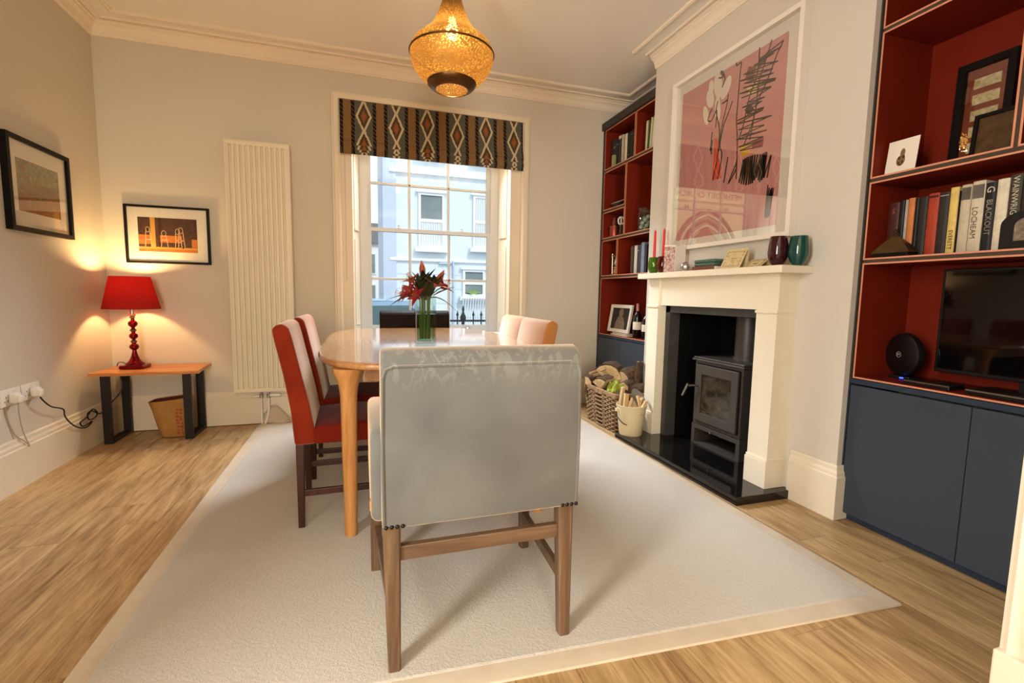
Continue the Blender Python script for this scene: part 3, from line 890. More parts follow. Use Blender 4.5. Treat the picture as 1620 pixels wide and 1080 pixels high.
# ------------------------------------------------------------------ dining table
TC = (0.375, 2.93); TA, TB, TZ0, TZ1 = 0.585, 1.0, 0.744, 0.775
table = thing('dining_table', 'oval pale oak extending dining table with turned legs', 'table', (TC[0], TC[1], 0.012))
def sup(s, a, b, n=4.0):
    c, d = math.cos(s), math.sin(s)
    return (math.copysign(abs(c) ** (2 / n), c) * a, math.copysign(abs(d) ** (2 / n), d) * b)
def leaf(y0, y1):
    """slice of the superellipse between two y values, with eased edges"""
    def half(y, a, b, n=4.0):
        k = max(0.0, 1 - abs(y / b) ** n)
        return a * k ** (1 / n)
    bm = nb()
    ys = [y0 + (y1 - y0) * (0.5 - 0.5 * math.cos(PI * i / 40.0)) for i in range(41)]
    prof = [(0.010, TZ0), (0.002, TZ0 + 0.006), (0.0, TZ0 + 0.014), (0.001, TZ1 - 0.008), (0.005, TZ1 - 0.002), (0.012, TZ1)]
    rings = []
    for ins, z in prof:
        yy = [max(-TB + ins, min(TB - ins, y)) for y in ys]
        L = [(TC[0] - half(y, TA - ins, TB - ins), TC[1] + y, z) for y in yy]
        R = [(TC[0] + half(y, TA - ins, TB - ins), TC[1] + y, z) for y in reversed(yy)]
        rings.append(L + R)
    ring_loft(bm, rings)
    bmesh.ops.remove_doubles(bm, verts=bm.verts, dist=1e-5)
    return bm
cuts = [-TB, -0.305, 0.255, TB]
for a, b in zip(cuts, cuts[1:]):
    obj('table_leaf', leaf(a + (0.0006 if a > -TB else 0), b - (0.0006 if b < TB else 0)), 'oak', table)
for x in (TC[0] - 0.36, TC[0] + 0.36):
    obj('apron_rail', bx(x - 0.011, x + 0.011, TC[1] - 0.80, TC[1] + 0.80, 0.672, TZ0), 'oak', table)
for y in (TC[1] - 0.80, TC[1] + 0.80):
    obj('apron_rail', bx(TC[0] - 0.36, TC[0] + 0.36, y - 0.011, y + 0.011, 0.672, TZ0), 'oak', table)
for sx in (-1, 1):
    for sy in (-1, 1):
        c = (TC[0] + sx * 0.43, TC[1] + sy * 0.863, 0)
        obj('leg', lathe(nb(), [(0.024, 0.012), (0.0255, 0.02), (0.0305, 0.35), (0.033, 0.55), (0.035, 0.63), (0.040, 0.67), (0.052, 0.705), (0.062, 0.725), (0.064, TZ0)], c, 20), 'oak_leg', table, True)

# ------------------------------------------------------------------ carver chairs
def leg_bm(x, y, z0, z1, s0, s1, dx=0, dy=0):
    bm = nb()
    rings = []
    for z, s, k in ((z0, s0, 1.0), (z1, s1, 0.0)):
        cx, cy = x + dx * k, y + dy * k
        c = s * 0.12
        rings.append([(cx - s / 2 + c, cy - s / 2, z), (cx + s / 2 - c, cy - s / 2, z), (cx + s / 2, cy - s / 2 + c, z), (cx + s / 2, cy + s / 2 - c, z),
                      (cx + s / 2 - c, cy + s / 2, z), (cx - s / 2 + c, cy + s / 2, z), (cx - s / 2, cy + s / 2 - c, z), (cx - s / 2, cy - s / 2 + c, z)])
    return ring_loft(bm, rings)

def soft_prism(prof, x0, x1, bev=0.012, seg=3):
    bm = prism(nb(), prof, x0, x1, 'x')
    bmesh.ops.recalc_face_normals(bm, faces=bm.faces)
    es = [e for e in bm.edges if len(e.link_faces) == 2 and e.calc_face_angle(0) > 0.6]
    bmesh.ops.bevel(bm, geom=es, offset=bev, segments=seg, profile=0.5, affect='EDGES')
    return bm

M['stud'] = mat('dark_nail_head', (40, 34, 30), 0.3, metal=0.8)
M['tab'] = mat('tan_leather_tab', (196, 132, 72), 0.6)
def make_carver(label, loc, rz, fab, legm, railm, studs=True):
    t = thing('carver_chair', label, 'chair', loc, rz, world=False)
    prof = [(-0.28, 0.43), (-0.282, 0.62), (-0.284, 0.862), (-0.276, 0.888), (-0.258, 0.906), (-0.232, 0.915), (-0.205, 0.910), (-0.186, 0.895), (-0.178, 0.87), (-0.172, 0.43)]
    b = obj('backrest', soft_prism(prof, -0.288, 0.279, 0.010), fab, t, True)
    pts = [(-0.284, -0.281, 0.445), (-0.286, -0.283, 0.65), (-0.283, -0.284, 0.84), (-0.276, -0.284, 0.862), (-0.255, -0.284, 0.870), (0.246, -0.284, 0.870), (0.267, -0.284, 0.862), (0.274, -0.284, 0.84), (0.277, -0.283, 0.65), (0.275, -0.281, 0.445)]
    obj('piping', tube(nb(), pts, 0.0042, 6), fab, b, True)
    obj('seat', bx(-0.262, 0.258, -0.178, 0.292, 0.425, 0.505, 0.026, 3), fab, t, True)
    for s in (-1, 1):
        x0, x1 = (-0.316, -0.25) if s < 0 else (0.246, 0.312)
        aprof = [(-0.235, 0.43), (-0.235, 0.672), (-0.20, 0.690), (0.20, 0.690), (0.252, 0.676), (0.272, 0.63), (0.275, 0.43)]
        obj('arm', soft_prism(aprof, x0, x1, 0.02, 3), fab, t, True)
    for x, y, dx in ((-0.263, -0.245, 0.004), (0.248, -0.248, 0.004), (-0.288, 0.245, -0.006), (0.292, 0.242, 0.008)):
        obj('leg', leg_bm(x, y, 0.0135, 0.432, 0.034, 0.048, dx, -0.012 if y < 0 else 0.01), legm, t)
    obj('rear_stretcher', bx(-0.24, 0.226, -0.258, -0.236, 0.327, 0.368, 0.002), railm, t)
    for s, x in ((-1, -0.276), (1, 0.27)):
        obj('side_stretcher', cbox(nb(), (x, 0.0, 0.178), (0.02, 0.48, 0.036), 0.002, rot=(0, 0, -0.05 * s)), legm, t)
    if studs:
        for x0 in (-0.284, 0.226):
            for k in range(4):
                obj('stud', lathe(nb(), [(0.0062, 0), (0.0055, 0.002), (0.003, 0.004), (0.0005, 0.0048)], (0, 0, 0), 8), 'stud', t, True)
                o = t.children[-1]; o.location = (x0 + 0.006 + k * 0.0145, -0.2805, 0.437); o.rotation_euler = (PI / 2, 0, 0)
        obj('side_tab', bx(-0.3185, -0.314, -0.222, -0.200, 0.462, 0.49, 0.001), 'tab', t)
    return t
make_carver('grey velvet carver chair with its back to the camera', (0.333, 1.52, 0), 0.0, 'grey_velvet', 'brown_leg', 'brown_rail')
make_carver('dark brown carver chair at the far table end before the window', (0.423, 3.775, 0), PI, 'brown_leather', 'dark_leg', 'dark_leg', False)

# ------------------------------------------------------------------ side chairs
def make_chair(label, loc, rz, fab, group):
    t = thing('dining_chair', label, 'chair', loc, rz, group, world=False)
    prof = [(-0.225, 0.392), (-0.238, 0.55), (-0.262, 0.70), (-0.296, 0.865), (-0.300, 0.895), (-0.292, 0.912), (-0.270, 0.922), (-0.248, 0.918), (-0.233, 0.900), (-0.222, 0.86), (-0.188, 0.70), (-0.160, 0.57), (-0.142, 0.46), (-0.142, 0.392)]
    obj('backrest', soft_prism(prof, -0.212, 0.212, 0.012), fab, t, True)
    obj('seat', soft_prism([(-0.15, 0.392), (-0.15, 0.468), (0.0, 0.482), (0.19, 0.478), (0.222, 0.462), (0.228, 0.44), (0.228, 0.392)], -0.212, 0.212, 0.012), fab.replace('velvet', 'seat'), t, True)
    for x in (-0.188, 0.188):
        obj('leg', leg_bm(x, -0.203, 0.0135, 0.395, 0.026, 0.036, 0, -0.004), 'dark_leg', t)
        obj('leg', leg_bm(x, 0.203, 0.0135, 0.395, 0.026, 0.036, 0, 0.0), 'dark_leg', t)
        obj('side_stretcher', bx(x - 0.009, x + 0.009, -0.195, 0.195, 0.155, 0.183, 0.002), 'dark_leg', t)
    obj('cross_stretcher', bx(-0.18, 0.18, -0.02, -0.002, 0.158, 0.182, 0.002), 'dark_leg', t)
    return t
ch = make_chair('orange velvet dining chair nearest the camera on the radiator side', (-0.063, 2.392, 0), -PI / 2 + 0.02, 'orange_velvet', 'upholstered side chairs')
dup(ch, (-0.055, 2.955, 0), -PI / 2 - 0.02, 'orange velvet dining chair further from the camera, nearer the radiator')
ch = make_chair('tan velvet dining chair on the fireplace side, nearer the camera', (0.72, 2.57, 0), PI / 2 + 0.02, 'tan_velvet', 'upholstered side chairs')
dup(ch, (0.725, 3.01, 0), PI / 2, 'tan velvet dining chair on the fireplace side, nearer the window')

# ------------------------------------------------------------------ side table and what is round it
st = thing('side_table', 'low side table with a wood slab top and black steel legs', 'table', (-1.4, 3.95, 0))
top = [(-1.713, 3.752), (-1.55, 3.744), (-1.35, 3.748), (-1.19, 3.742), (-1.082, 3.75), (-1.088, 3.80), (-1.095, 3.88), (-1.10, 3.97), (-1.106, 4.125), (-1.3, 4.132), (-1.5, 4.128), (-1.694, 4.13), (-1.70, 3.95)]
tp = prism(nb(), top, 0.478, 0.5, 'z')
obj('slab_top', tp, 'acacia', st)
for x in (-1.652, -1.178):
    for y in (3.822, 4.105):
        obj('leg', bx(x - 0.025, x + 0.025, y - 0.012, y + 0.012, 0.0, 0.478, 0.001, 1), 'black_steel', st)
    obj('foot_bar', bx(x - 0.025, x + 0.025, 3.834, 4.093, 0.0, 0.02, 0.001, 1), 'black_steel', st)
    obj('top_bar', bx(x - 0.025, x + 0.025, 3.834, 4.093, 0.462, 0.478, 0.001, 1), 'black_steel', st)

# table lamp
LX, LY = -1.527, 3.955
lamp = thing('table_lamp', 'lit table lamp with a red shade and dark red turned stem', 'lamp', (LX, LY, 0.5))
M['red_lacquer'] = mat('red_lacquer_metal', (122, 20, 30), 0.16, metal=0.75)
M['crystal'] = mat('pale_crystal', (226, 190, 150), 0.05, trans=0.9, ior=1.5)
def shade_mat(name, col, tr):
    t = NT(name)
    t.b.inputs['Base Color'].default_value = lin(col); t.b.inputs['Roughness'].default_value = 0.9
    t.b.inputs['Specular IOR Level'].default_value = 0.1
    tl = t.node('ShaderNodeBsdfTranslucent'); tl.inputs['Color'].default_value = lin(tr)
    mx = t.node('ShaderNodeMixShader'); mx.inputs[0].default_value = 0.5
    t.link(t.b.outputs[0], mx.inputs[1]); t.link(tl.outputs[0], mx.inputs[2]); t.link(mx.outputs[0], t.out.inputs['Surface'])
    t.bump(t.noise(t.coords((300, 300, 60)), 1.0, 3), 0.2, 0.001)
    return t.m
M['red_shade'] = shade_mat('red_fabric_shade', (200, 54, 46), (128, 38, 30))
obj('foot', bx(LX - 0.072, LX + 0.072, LY - 0.072, LY + 0.072, 0.5005, 0.526, 0.008), 'red_lacquer', lamp)
stem = [(0.058, 0.526), (0.056, 0.534), (0.040, 0.548), (0.028, 0.566), (0.020, 0.59), (0.014, 0.615), (0.012, 0.628), (0.024, 0.638), (0.029, 0.652), (0.024, 0.666), (0.012, 0.674), (0.010, 0.70), (0.011, 0.706), (0.023, 0.716), (0.027, 0.728), (0.023, 0.74), (0.012, 0.748), (0.011, 0.785), (0.013, 0.79), (0.026, 0.802), (0.029, 0.815), (0.024, 0.828), (0.012, 0.836), (0.011, 0.85)]
obj('stem', lathe(nb(), stem, (LX, LY, 0), 24), 'red_lacquer', lamp, True)
for z in (0.688, 0.768):
    obj('crystal_bead', lathe(nb(), [(0.010, -0.012), (0.019, -0.006), (0.021, 0), (0.019, 0.006), (0.010, 0.012)], (LX, LY, z), 16), 'crystal', lamp, True)
obj('collar', lathe(nb(), [(0.011, 0.85), (0.02, 0.855), (0.012, 0.862), (0.019, 0.868), (0.022, 0.874), (0.012, 0.882), (0.012, 0.90)], (LX, LY, 0), 16), 'steel', lamp, True)
sh = nb()
lathe(sh, [(0.166, 0.918), (0.1165, 1.142), (0.1145, 1.142), (0.164, 0.918)], (LX, LY, 0), 48, cap=False)
obj('shade', sh, 'red_shade', lamp, True)
obj('shade_carrier', tube(nb(), [(LX - 0.117, LY, 1.12), (LX, LY, 1.115), (LX + 0.117, LY, 1.12)], 0.002, 6), 'steel', lamp)
obj('lamp_holder', lathe(nb(), [(0.014, 0.90), (0.014, 0.965), (0.012, 0.967)], (LX, LY, 0), 12), 'steel', lamp, True)
M['warm_bulb'] = mat('warm_bulb_glass', (255, 214, 150), 0.4, emit=((255, 190, 100), 8.0))
obj('bulb', lathe(nb(), [(0.012, 0.967), (0.022, 0.985), (0.029, 1.01), (0.028, 1.03), (0.018, 1.046), (0.004, 1.052)], (LX, LY, 0), 16), 'warm_bulb', lamp, True)
def point(name, loc, watts, col, r, parent=None):
    ld = bpy.data.lights.new(name, 'POINT'); ld.energy = watts; ld.color = col; ld.shadow_soft_size = r
    o = bpy.data.objects.new(name, ld); COL.objects.link(o); o.location = loc
    if parent is not None:
        o.parent = parent; o.location = Vector(loc) - W[parent.name]
    return o
point('lamp_bulb_light', (LX, LY, 1.08), 20, (1.0, 0.67, 0.28), 0.035, lamp)
obj('lead', tube(nb(), smooth_pts([(LX - 0.06, LY + 0.05, 0.51), (LX - 0.10, LY + 0.07, 0.532), (LX - 0.135, LY + 0.09, 0.528), (LX - 0.15, LY + 0.1, 0.504)]), 0.003, 6), 'black_plastic', lamp, True)

# lamp cord hanging behind the table leg, along the skirting, to the socket
cord = smooth_pts([(-1.600, 3.90, 0.472), (-1.592, 3.895, 0.43), (-1.588, 3.89, 0.385), (-1.60, 3.885, 0.34), (-1.66, 3.87, 0.26), (-1.69, 3.82, 0.215), (-1.70, 3.75, 0.25), (-1.70, 3.69, 0.248), (-1.70, 3.70, 0.205), (-1.70, 3.77, 0.20),
                   (-1.698, 3.80, 0.225), (-1.70, 3.75, 0.262), (-1.70, 3.67, 0.226), (-1.70, 3.60, 0.212), (-1.70, 3.63, 0.18), (-1.698, 3.73, 0.186), (-1.70, 3.665, 0.164), (-1.70, 3.575, 0.187), (-1.70, 3.50, 0.235),
                   (-1.70, 3.447, 0.292), (-1.70, 3.434, 0.338), (-1.70, 3.33, 0.377), (-1.70, 3.27, 0.42), (-1.70, 3.238, 0.452)], 6)
tag(obj('power_cord', tube(nb(), cord, 0.004, 8), 'black_plastic', None, True), 'black looped power cord between the wall socket and the side table', 'cord')

# sockets and plugs on the left wall
def socket(y0, label):
    s = thing('wall_socket', label, 'socket', (XL, y0 + 0.073, 0.49), group='double sockets on the left wall')
    obj('face_plate', bx(XL, XL + 0.009, y0, y0 + 0.150, 0.446, 0.534, 0.003), 'white_plastic', s)
    for k in (0.038, 0.112):
        for dy, dz, w, hh in ((0, 0.012, 0.004, 0.008), (-0.011, -0.010, 0.007, 0.004), (0.011, -0.010, 0.007, 0.004)):
            obj('pin_slot', bx(XL + 0.0085, XL + 0.0098, y0 + k + dy - w / 2, y0 + k + dy + w / 2, 0.482 + dz - hh / 2, 0.482 + dz + hh / 2), 'black_plastic', s)
        obj('rocker_switch', bx(XL + 0.008, XL + 0.013, y0 + k + (0.014 if k < 0.06 else -0.022), y0 + k + (0.022 if k < 0.06 else -0.014), 0.508, 0.526, 0.001), 'white_plastic', s)
    return s
socket(3.003, 'white double wall socket at the left picture edge, above two grey cables')
socket(3.162, 'white double wall socket holding the plug of the black lamp cord')
def plug(y, z, label):
    p = thing('plug', label, 'plug', (XL + 0.009, y, z), group='plugs in the wall sockets')
    obj('plug_body', bx(XL + 0.010, XL + 0.045, y - 0.024, y + 0.024, z - 0.028, z + 0.026, 0.011, 3), 'white_plastic', p, True)
    obj('plug_grip', bx(XL + 0.040, XL + 0.056, y - 0.017, y + 0.017, z - 0.026, z + 0.012, 0.006, 2), 'white_plastic', p, True)
plug(3.075, 0.486, 'white plug in the socket above the grey cables')
plug(3.24, 0.486, 'white plug that ends the black lamp cord')
for pts, lab in (([(-1.70, 3.062, 0.462), (-1.708, 3.075, 0.40), (-1.712, 3.10, 0.30), (-1.716, 3.147, 0.208)], 'thin grey cable dropping from the plug to the skirting'),
                 ([(-1.738, 3.035, 0.446), (-1.74, 3.05, 0.37), (-1.738, 3.085, 0.285), (-1.72, 3.12, 0.24), (-1.716, 3.15, 0.204)], 'thin grey cable behind the plug, clipped onto the skirting')):
    tag(obj('cable', tube(nb(), smooth_pts(pts, 5), 0.0028, 6), 'cable_grey', None, True), lab, 'cable')

# paper sack under the side table
M['kraft'] = mat('kraft_paper', (176, 128, 66), 0.85, var=(14, (160, 112, 52)), bump=(30, 0.3, 0.01))
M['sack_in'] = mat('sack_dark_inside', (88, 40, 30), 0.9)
M['red_print'] = mat('red_sack_print', (150, 40, 26), 0.8, var=(45, (176, 92, 50)))
sack = thing('paper_sack', 'kraft paper sack printed in red under the side table', 'sack', (-1.33, 3.95, 0))
def sack_ring(cx, cy, a, b, z, tilt=0.0, n=28, wob=0.0):
    out = []
    for i in range(n):
        s = 2 * PI * i / n
        x, y = sup(s, a, b, 3.2)
        r = 1 + wob * math.sin(5 * s + z * 30)
        out.append((cx + x * r, cy + y * r, z + tilt * x))
    return out
rings = [sack_ring(-1.30, 3.975, 0.088, 0.085, 0.001), sack_ring(-1.302, 3.975, 0.094, 0.09, 0.02), sack_ring(-1.312, 3.975, 0.105, 0.092, 0.10, 0.02, wob=0.01), sack_ring(-1.325, 3.975, 0.117, 0.092, 0.20, 0.05, wob=0.015), sack_ring(-1.333, 3.975, 0.126, 0.09, 0.268, 0.10, wob=0.02)]
obj('paper_wall', ring_loft(nb(), rings + [[(x * 0.985 - 1.333 * 0.015, y * 0.985 + 3.975 * 0.015, z) for x, y, z in rings[-1]]], cap=False), 'kraft', sack, True)
obj('paper_base', ring_loft(nb(), [rings[0], [(x, y, 0.006) for x, y, z in rings[0]]]), 'kraft', sack)
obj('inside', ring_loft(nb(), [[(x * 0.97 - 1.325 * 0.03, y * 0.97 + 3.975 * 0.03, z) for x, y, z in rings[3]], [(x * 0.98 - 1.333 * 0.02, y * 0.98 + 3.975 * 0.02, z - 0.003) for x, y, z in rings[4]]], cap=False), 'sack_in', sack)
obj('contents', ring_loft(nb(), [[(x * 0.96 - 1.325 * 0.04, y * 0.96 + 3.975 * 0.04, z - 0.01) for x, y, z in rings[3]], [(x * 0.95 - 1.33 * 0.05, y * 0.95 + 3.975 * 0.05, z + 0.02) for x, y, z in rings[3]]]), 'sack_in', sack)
pr = nb()
for k in range(16):
    z = 0.03 + (k // 2) * 0.024 + random.uniform(-0.004, 0.004)
    x = -1.262 + (0.022 if k % 2 else 0) + random.uniform(-0.005, 0.005) - z * 0.03
    w = random.uniform(0.007, 0.012)
    lathe(pr, [(w, 0), (w * 0.6, 0.0012)], (0, 0, 0), 7)
    vs = pr.verts[-14:]
    bmesh.ops.transform(pr, matrix=Matrix.Translation((x, 3.8825, z)) @ Matrix.Rotation(PI / 2, 4, 'X'), verts=list(vs))
    pr.verts.ensure_lookup_table()
obj('red_print', pr, 'red_print', sack)

# ------------------------------------------------------------------ pendant lamp
PXc, PYc = 0.476, 2.6
pend = thing('pendant_lamp', 'lit gold mesh pendant lamp hanging above the table', 'lamp', (PXc, PYc, 2.13))
def mesh_shade():
    t = NT('gold_mesh')
    v = t.coords((1, 1, 1))
    vo = t.node('ShaderNodeTexVoronoi'); vo.inputs['Scale'].default_value = 120
    t.link(v, vo.inputs['Vector'])
    hole = t.math('LESS_THAN', vo.outputs['Distance'], 0.40)
    t.b.inputs['Base Color'].default_value = lin((140, 104, 54)); t.b.inputs['Metallic'].default_value = 0.6
    t.b.inputs['Roughness'].default_value = 0.5
    tl = t.node('ShaderNodeBsdfTranslucent'); tl.inputs['Color'].default_value = lin((120, 84, 34))
    m1 = t.node('ShaderNodeMixShader'); m1.inputs[0].default_value = 0.3
    t.link(t.b.outputs[0], m1.inputs[1]); t.link(tl.outputs[0], m1.inputs[2])
    tr = t.node('ShaderNodeBsdfTransparent'); tr.inputs['Color'].default_value = lin((255, 238, 196))
    m2 = t.node('ShaderNodeMixShader')
    t.link(t.math('MULTIPLY', hole, 0.92), m2.inputs[0]); t.link(m1.outputs[0], m2.inputs[1]); t.link(tr.outputs[0], m2.inputs[2])
    t.link(m2.outputs[0], t.out.inputs['Surface'])
    return t.m
M['gold_mesh'] = mesh_shade()
M['bronze'] = mat('dark_bronze', (92, 62, 34), 0.35, metal=0.8)
bell = [(0.219, 2.312), (0.214, 2.335), (0.196, 2.362), (0.168, 2.386), (0.138, 2.408), (0.112, 2.438), (0.090, 2.476), (0.070, 2.52), (0.054, 2.565), (0.044, 2.61), (0.038, 2.655), (0.035, 2.70)]
bowl = [(0.128, 2.168), (0.150, 2.182), (0.178, 2.208), (0.200, 2.240), (0.214, 2.275), (0.219, 2.312)]
obj('bell_shade', lathe(nb(), bell, (PXc, PYc, 0), 56, cap=False), 'gold_mesh', pend, True)
obj('bowl_shade', lathe(nb(), bowl, (PXc, PYc, 0), 56, cap=False), 'gold_mesh', pend, True)
def ring(R, z, r, n=56):
    return tube(nb(), [(PXc + R * math.cos(2 * PI * k / n), PYc + R * math.sin(2 * PI * k / n), z) for k in range(n + 1)], r, 6, cap=False)
obj('rim_ring', ring(0.2195, 2.312, 0.005), 'bronze', pend, True)
obj('base_ring', lathe(nb(), [(0.129, 2.170), (0.126, 2.158), (0.108, 2.140), (0.088, 2.130), (0.084, 2.131), (0.086, 2.136), (0.105, 2.146), (0.124, 2.166)], (PXc, PYc, 0), 56, cap=False), 'bronze', pend, True)
obj('base_mesh', lathe(nb(), [(0.084, 2.134), (0.05, 2.137), (0.001, 2.138)], (PXc, PYc, 0), 40, cap=False), 'gold_mesh', pend, True)
obj('cap', lathe(nb(), [(0.036, 2.70), (0.03, 2.715), (0.012, 2.73), (0.006, 2.735)], (PXc, PYc, 0), 20), 'bronze', pend, True)
obj('cord', tube(nb(), [(PXc, PYc, 2.73), (PXc, PYc, 2.865)], 0.003, 6), 'black_plastic', pend)
obj('ceiling_rose', lathe(nb(), [(0.05, 2.879), (0.048, 2.866), (0.02, 2.86), (0.006, 2.858)], (PXc, PYc, 0), 24), 'bronze', pend, True)
obj('lamp_holder', lathe(nb(), [(0.018, 2.50), (0.018, 2.56), (0.008, 2.60), (0.006, 2.70)], (PXc, PYc, 0), 14), 'bronze', pend, True)
M['pendant_bulb'] = mat('pendant_bulb_glass', (255, 224, 160), 0.4, emit=((255, 204, 120), 18.0))
obj('bulb', lathe(nb(), [(0.006, 2.385), (0.02, 2.39), (0.03, 2.41), (0.03, 2.435), (0.02, 2.47), (0.014, 2.50)], (PXc, PYc, 0), 16), 'pendant_bulb', pend, True)
point('pendant_bulb_light', (PXc, PYc, 2.36), 18, (1.0, 0.78, 0.46), 0.03, pend)

# ================================================================== PICTURES
def print_landscape():
    t = NT('landscape_print')
    v = t.coords((1, 1, 1))
    tc = t.node('ShaderNodeTexCoord'); sep = t.node('ShaderNodeSeparateXYZ'); t.link(tc.outputs['Object'], sep.inputs[0])
    f = t.noise(v, 17, 7, 0.72, 1.6)
    zz = t.math('ADD', t.math('MULTIPLY', sep.outputs[2], 1.6), t.math('MULTIPLY', t.math('SUBTRACT', f, 0.5), 2.0))
    t.link(t.ramp(t.math('ADD', zz, 0.5), [(0.18, lin((146, 92, 44))), (0.34, lin((178, 118, 62))), (0.42, lin((116, 62, 36))), (0.5, lin((150, 128, 70))), (0.6, lin((104, 100, 58))), (0.72, lin((168, 158, 116))), (0.84, lin((96, 92, 66)))]), t.b.inputs['Base Color'])
    t.b.inputs['Roughness'].default_value = 0.8
    return t.m
M['landscape'] = print_landscape()
M['foliage_print'] = mat('dark_foliage_print', (44, 16, 12), 0.8, var=(60, (96, 58, 34), 1.0))
M['brick_print'] = mat('orange_brick_print', (196, 96, 36), 0.8, var=((30, 30, 90), (214, 130, 52)))
M['yellow_print'] = mat('yellow_pillar_print', (214, 158, 66), 0.8)
M['cream_line'] = mat('cream_chair_print', (236, 200, 150), 0.8)

def frame_bars(root, P, a0, a1, b0, b1, w, d0, d1, m):
    """four mitred bars; P(a, b, d) maps across, up, out-from-wall to world"""
    o = [(a0, b0), (a1, b0), (a1, b1), (a0, b1)]
    i = [(a0 + w, b0 + w), (a1 - w, b0 + w), (a1 - w, b1 - w), (a0 + w, b1 - w)]
    for k in range(4):
        j = (k + 1) % 4
        bm = nb()
        rings = [[P(*o[q], d0), P(*o[q], d1), P(*i[q], d1), P(*i[q], d0)] for q in (k, j)]
        ring_loft(bm, rings)
        obj('frame_bar', bm, m, root)
def flat(P, a0, a1, b0, b1, d0, d1):
    bm = nb()
    ring_loft(bm, [[P(a0, b0, d), P(a1, b0, d), P(a1, b1, d), P(a0, b1, d)] for d in (d0, d1)])
    return bm

# landscape on the left wall
PL = lambda a, b, d: (XL + d, a, b)
pic = thing('framed_picture', 'black framed landscape print on the left wall', 'picture', (XL, 3.44, 1.36))
frame_bars(pic, PL, 3.165, 3.722, 1.358, 1.856, 0.024, 0.001, 0.032, 'black_frame')
obj('mount', flat(PL, 3.185, 3.70, 1.378, 1.836, 0.012, 0.016), 'mount', pic)
pp = obj('print', flat(PL, 3.252, 3.622, 1.466, 1.744, 0.016, 0.0165), 'landscape', pic)
for v in pp.data.vertices:
    v.co -= Vector((0.02, 0, 0.245))
pp.location = (0.02, 0, 0.245)
obj('glass', flat(PL, 3.188, 3.698, 1.382, 1.832, 0.0215, 0.0225), 'small_glass', pic)

# cafe chairs print on the back wall
PB = lambda a, b, d: (a, YB - d, b)
pic = thing('framed_picture', 'black framed print of white garden chairs on the back wall above the lamp', 'picture', (-1.345, YB, 1.247))
frame_bars(pic, PB, -1.612, -1.079, 1.246, 1.663, 0.016, 0.001, 0.026, 'black_frame')
obj('mount', flat(PB, -1.60, -1.09, 1.258, 1.651, 0.008, 0.012), 'mount', pic)
pr = obj('print', flat(PB, -1.534, -1.163, 1.332, 1.578, 0.012, 0.0125), 'foliage_print', pic)
obj('print_wall', flat(PB, -1.534, -1.455, 1.385, 1.452, 0.0125, 0.0128), 'brick_print', pr)
obj('print_wall', flat(PB, -1.40, -1.255, 1.40, 1.452, 0.0125, 0.0128), 'brick_print', pr)
obj('print_wall', flat(PB, -1.20, -1.163, 1.365, 1.43, 0.0125, 0.0128), 'brick_print', pr)
obj('print_ground', flat(PB, -1.534, -1.163, 1.332, 1.352, 0.0125, 0.0128), 'brick_print', pr)
obj('print_kerb', flat(PB, -1.534, -1.163, 1.352, 1.366, 0.0125, 0.0128), 'yellow_print', pr)
obj('print_pillar', flat(PB, -1.458, -1.428, 1.366, 1.578, 0.0128, 0.0131), 'yellow_print', pr)
obj('print_pole', flat(PB, -1.262, -1.252, 1.36, 1.578, 0.0128, 0.0131), 'foliage_print', pr)
for cx, cz, r in ((-1.475, 1.49, 0.012), (-1.376, 1.465, 0.014), (-1.288, 1.482, 0.014), (-1.268, 1.492, 0.014)):
    bm = nb()
    PP = lambda a, b: PB(a, b, 0.0133)
    loop = [(cx + r * math.cos(s), cz + r * 1.5 * math.sin(s)) for s in [k * PI / 8 for k in range(17)]]
    ribbon(bm, loop, 0.0016, PP)
    ribbon(bm, [(cx - r, cz - r), (cx - 0.014, 1.42), (cx - 0.018, 1.368)], 0.002, PP)
    ribbon(bm, [(cx + r, cz - r), (cx + 0.018, 1.42), (cx + 0.024, 1.368)], 0.002, PP)
    ribbon(bm, [(cx - 0.016, 1.418), (cx + 0.022, 1.418)], 0.003, PP)
    obj('print_chair', bm, 'cream_line', pr)
obj('glass', flat(PB, -1.597, -1.094, 1.261, 1.648, 0.017, 0.018), 'small_glass', pic)

# big abstract above the mantel
PC = lambda a, b, d: (CX - d, a, b)
art = thing('framed_picture', 'large white framed abstract print in pink with black scribbles above the mantel', 'picture', (CX, 2.47, 1.39))
frame_bars(art, PC, 1.948, 3.0, 1.388, 2.552, 0.026, 0.001, 0.05, 'white_frame')
obj('mount', flat(PC, 1.97, 2.98, 1.41, 2.53, 0.012, 0.016), 'mount', art)
M['pink_print'] = mat('pink_print', (214, 148, 138), 0.85, var=(3, (206, 138, 130)))
ink = {'white': (238, 222, 198), 'brown': (132, 78, 52), 'dark': (66, 26, 18), 'olive': (96, 66, 40), 'cream': (226, 206, 130), 'yellow': (226, 172, 52), 'magenta': (160, 40, 72), 'red': (226, 84, 56)}
for k, c in ink.items():
    M['ink_' + k] = mat('ink_' + k, c, 0.85)
M['ink_black'] = mat('ink_black', (30, 20, 20), 0.8)
pk = obj('print', flat(PC, 2.065, 2.925, 1.462, 2.462, 0.016, 0.0165), 'pink_print', art)
for i, (c, pts) in enumerate(ART_SHAPES):
    bm = nb()
    d = 0.0167 + 0.0001 * (i % 4)
    bm.faces.new([bm.verts.new(PC(a, b, d)) for a, b in pts])
    obj('colour_patch', bm, 'ink_' + c, pk)
for i, (w, pts) in enumerate(ART_STROKES):
    bm = nb()
    PP = lambda a, b: PC(a, b, 0.0172 + 0.00008 * i)
    if len(pts) > 9 and i not in (0,):
        seg_ribbons(bm, pts, w * 1.1, PP)
    else:
        ribbon(bm, [(q.x, q.y) for q in smooth_pts([(a, b, 0) for a, b in pts], 4)], w * 1.1, PP)
    obj('brush_stroke', bm, 'ink_black', pk)
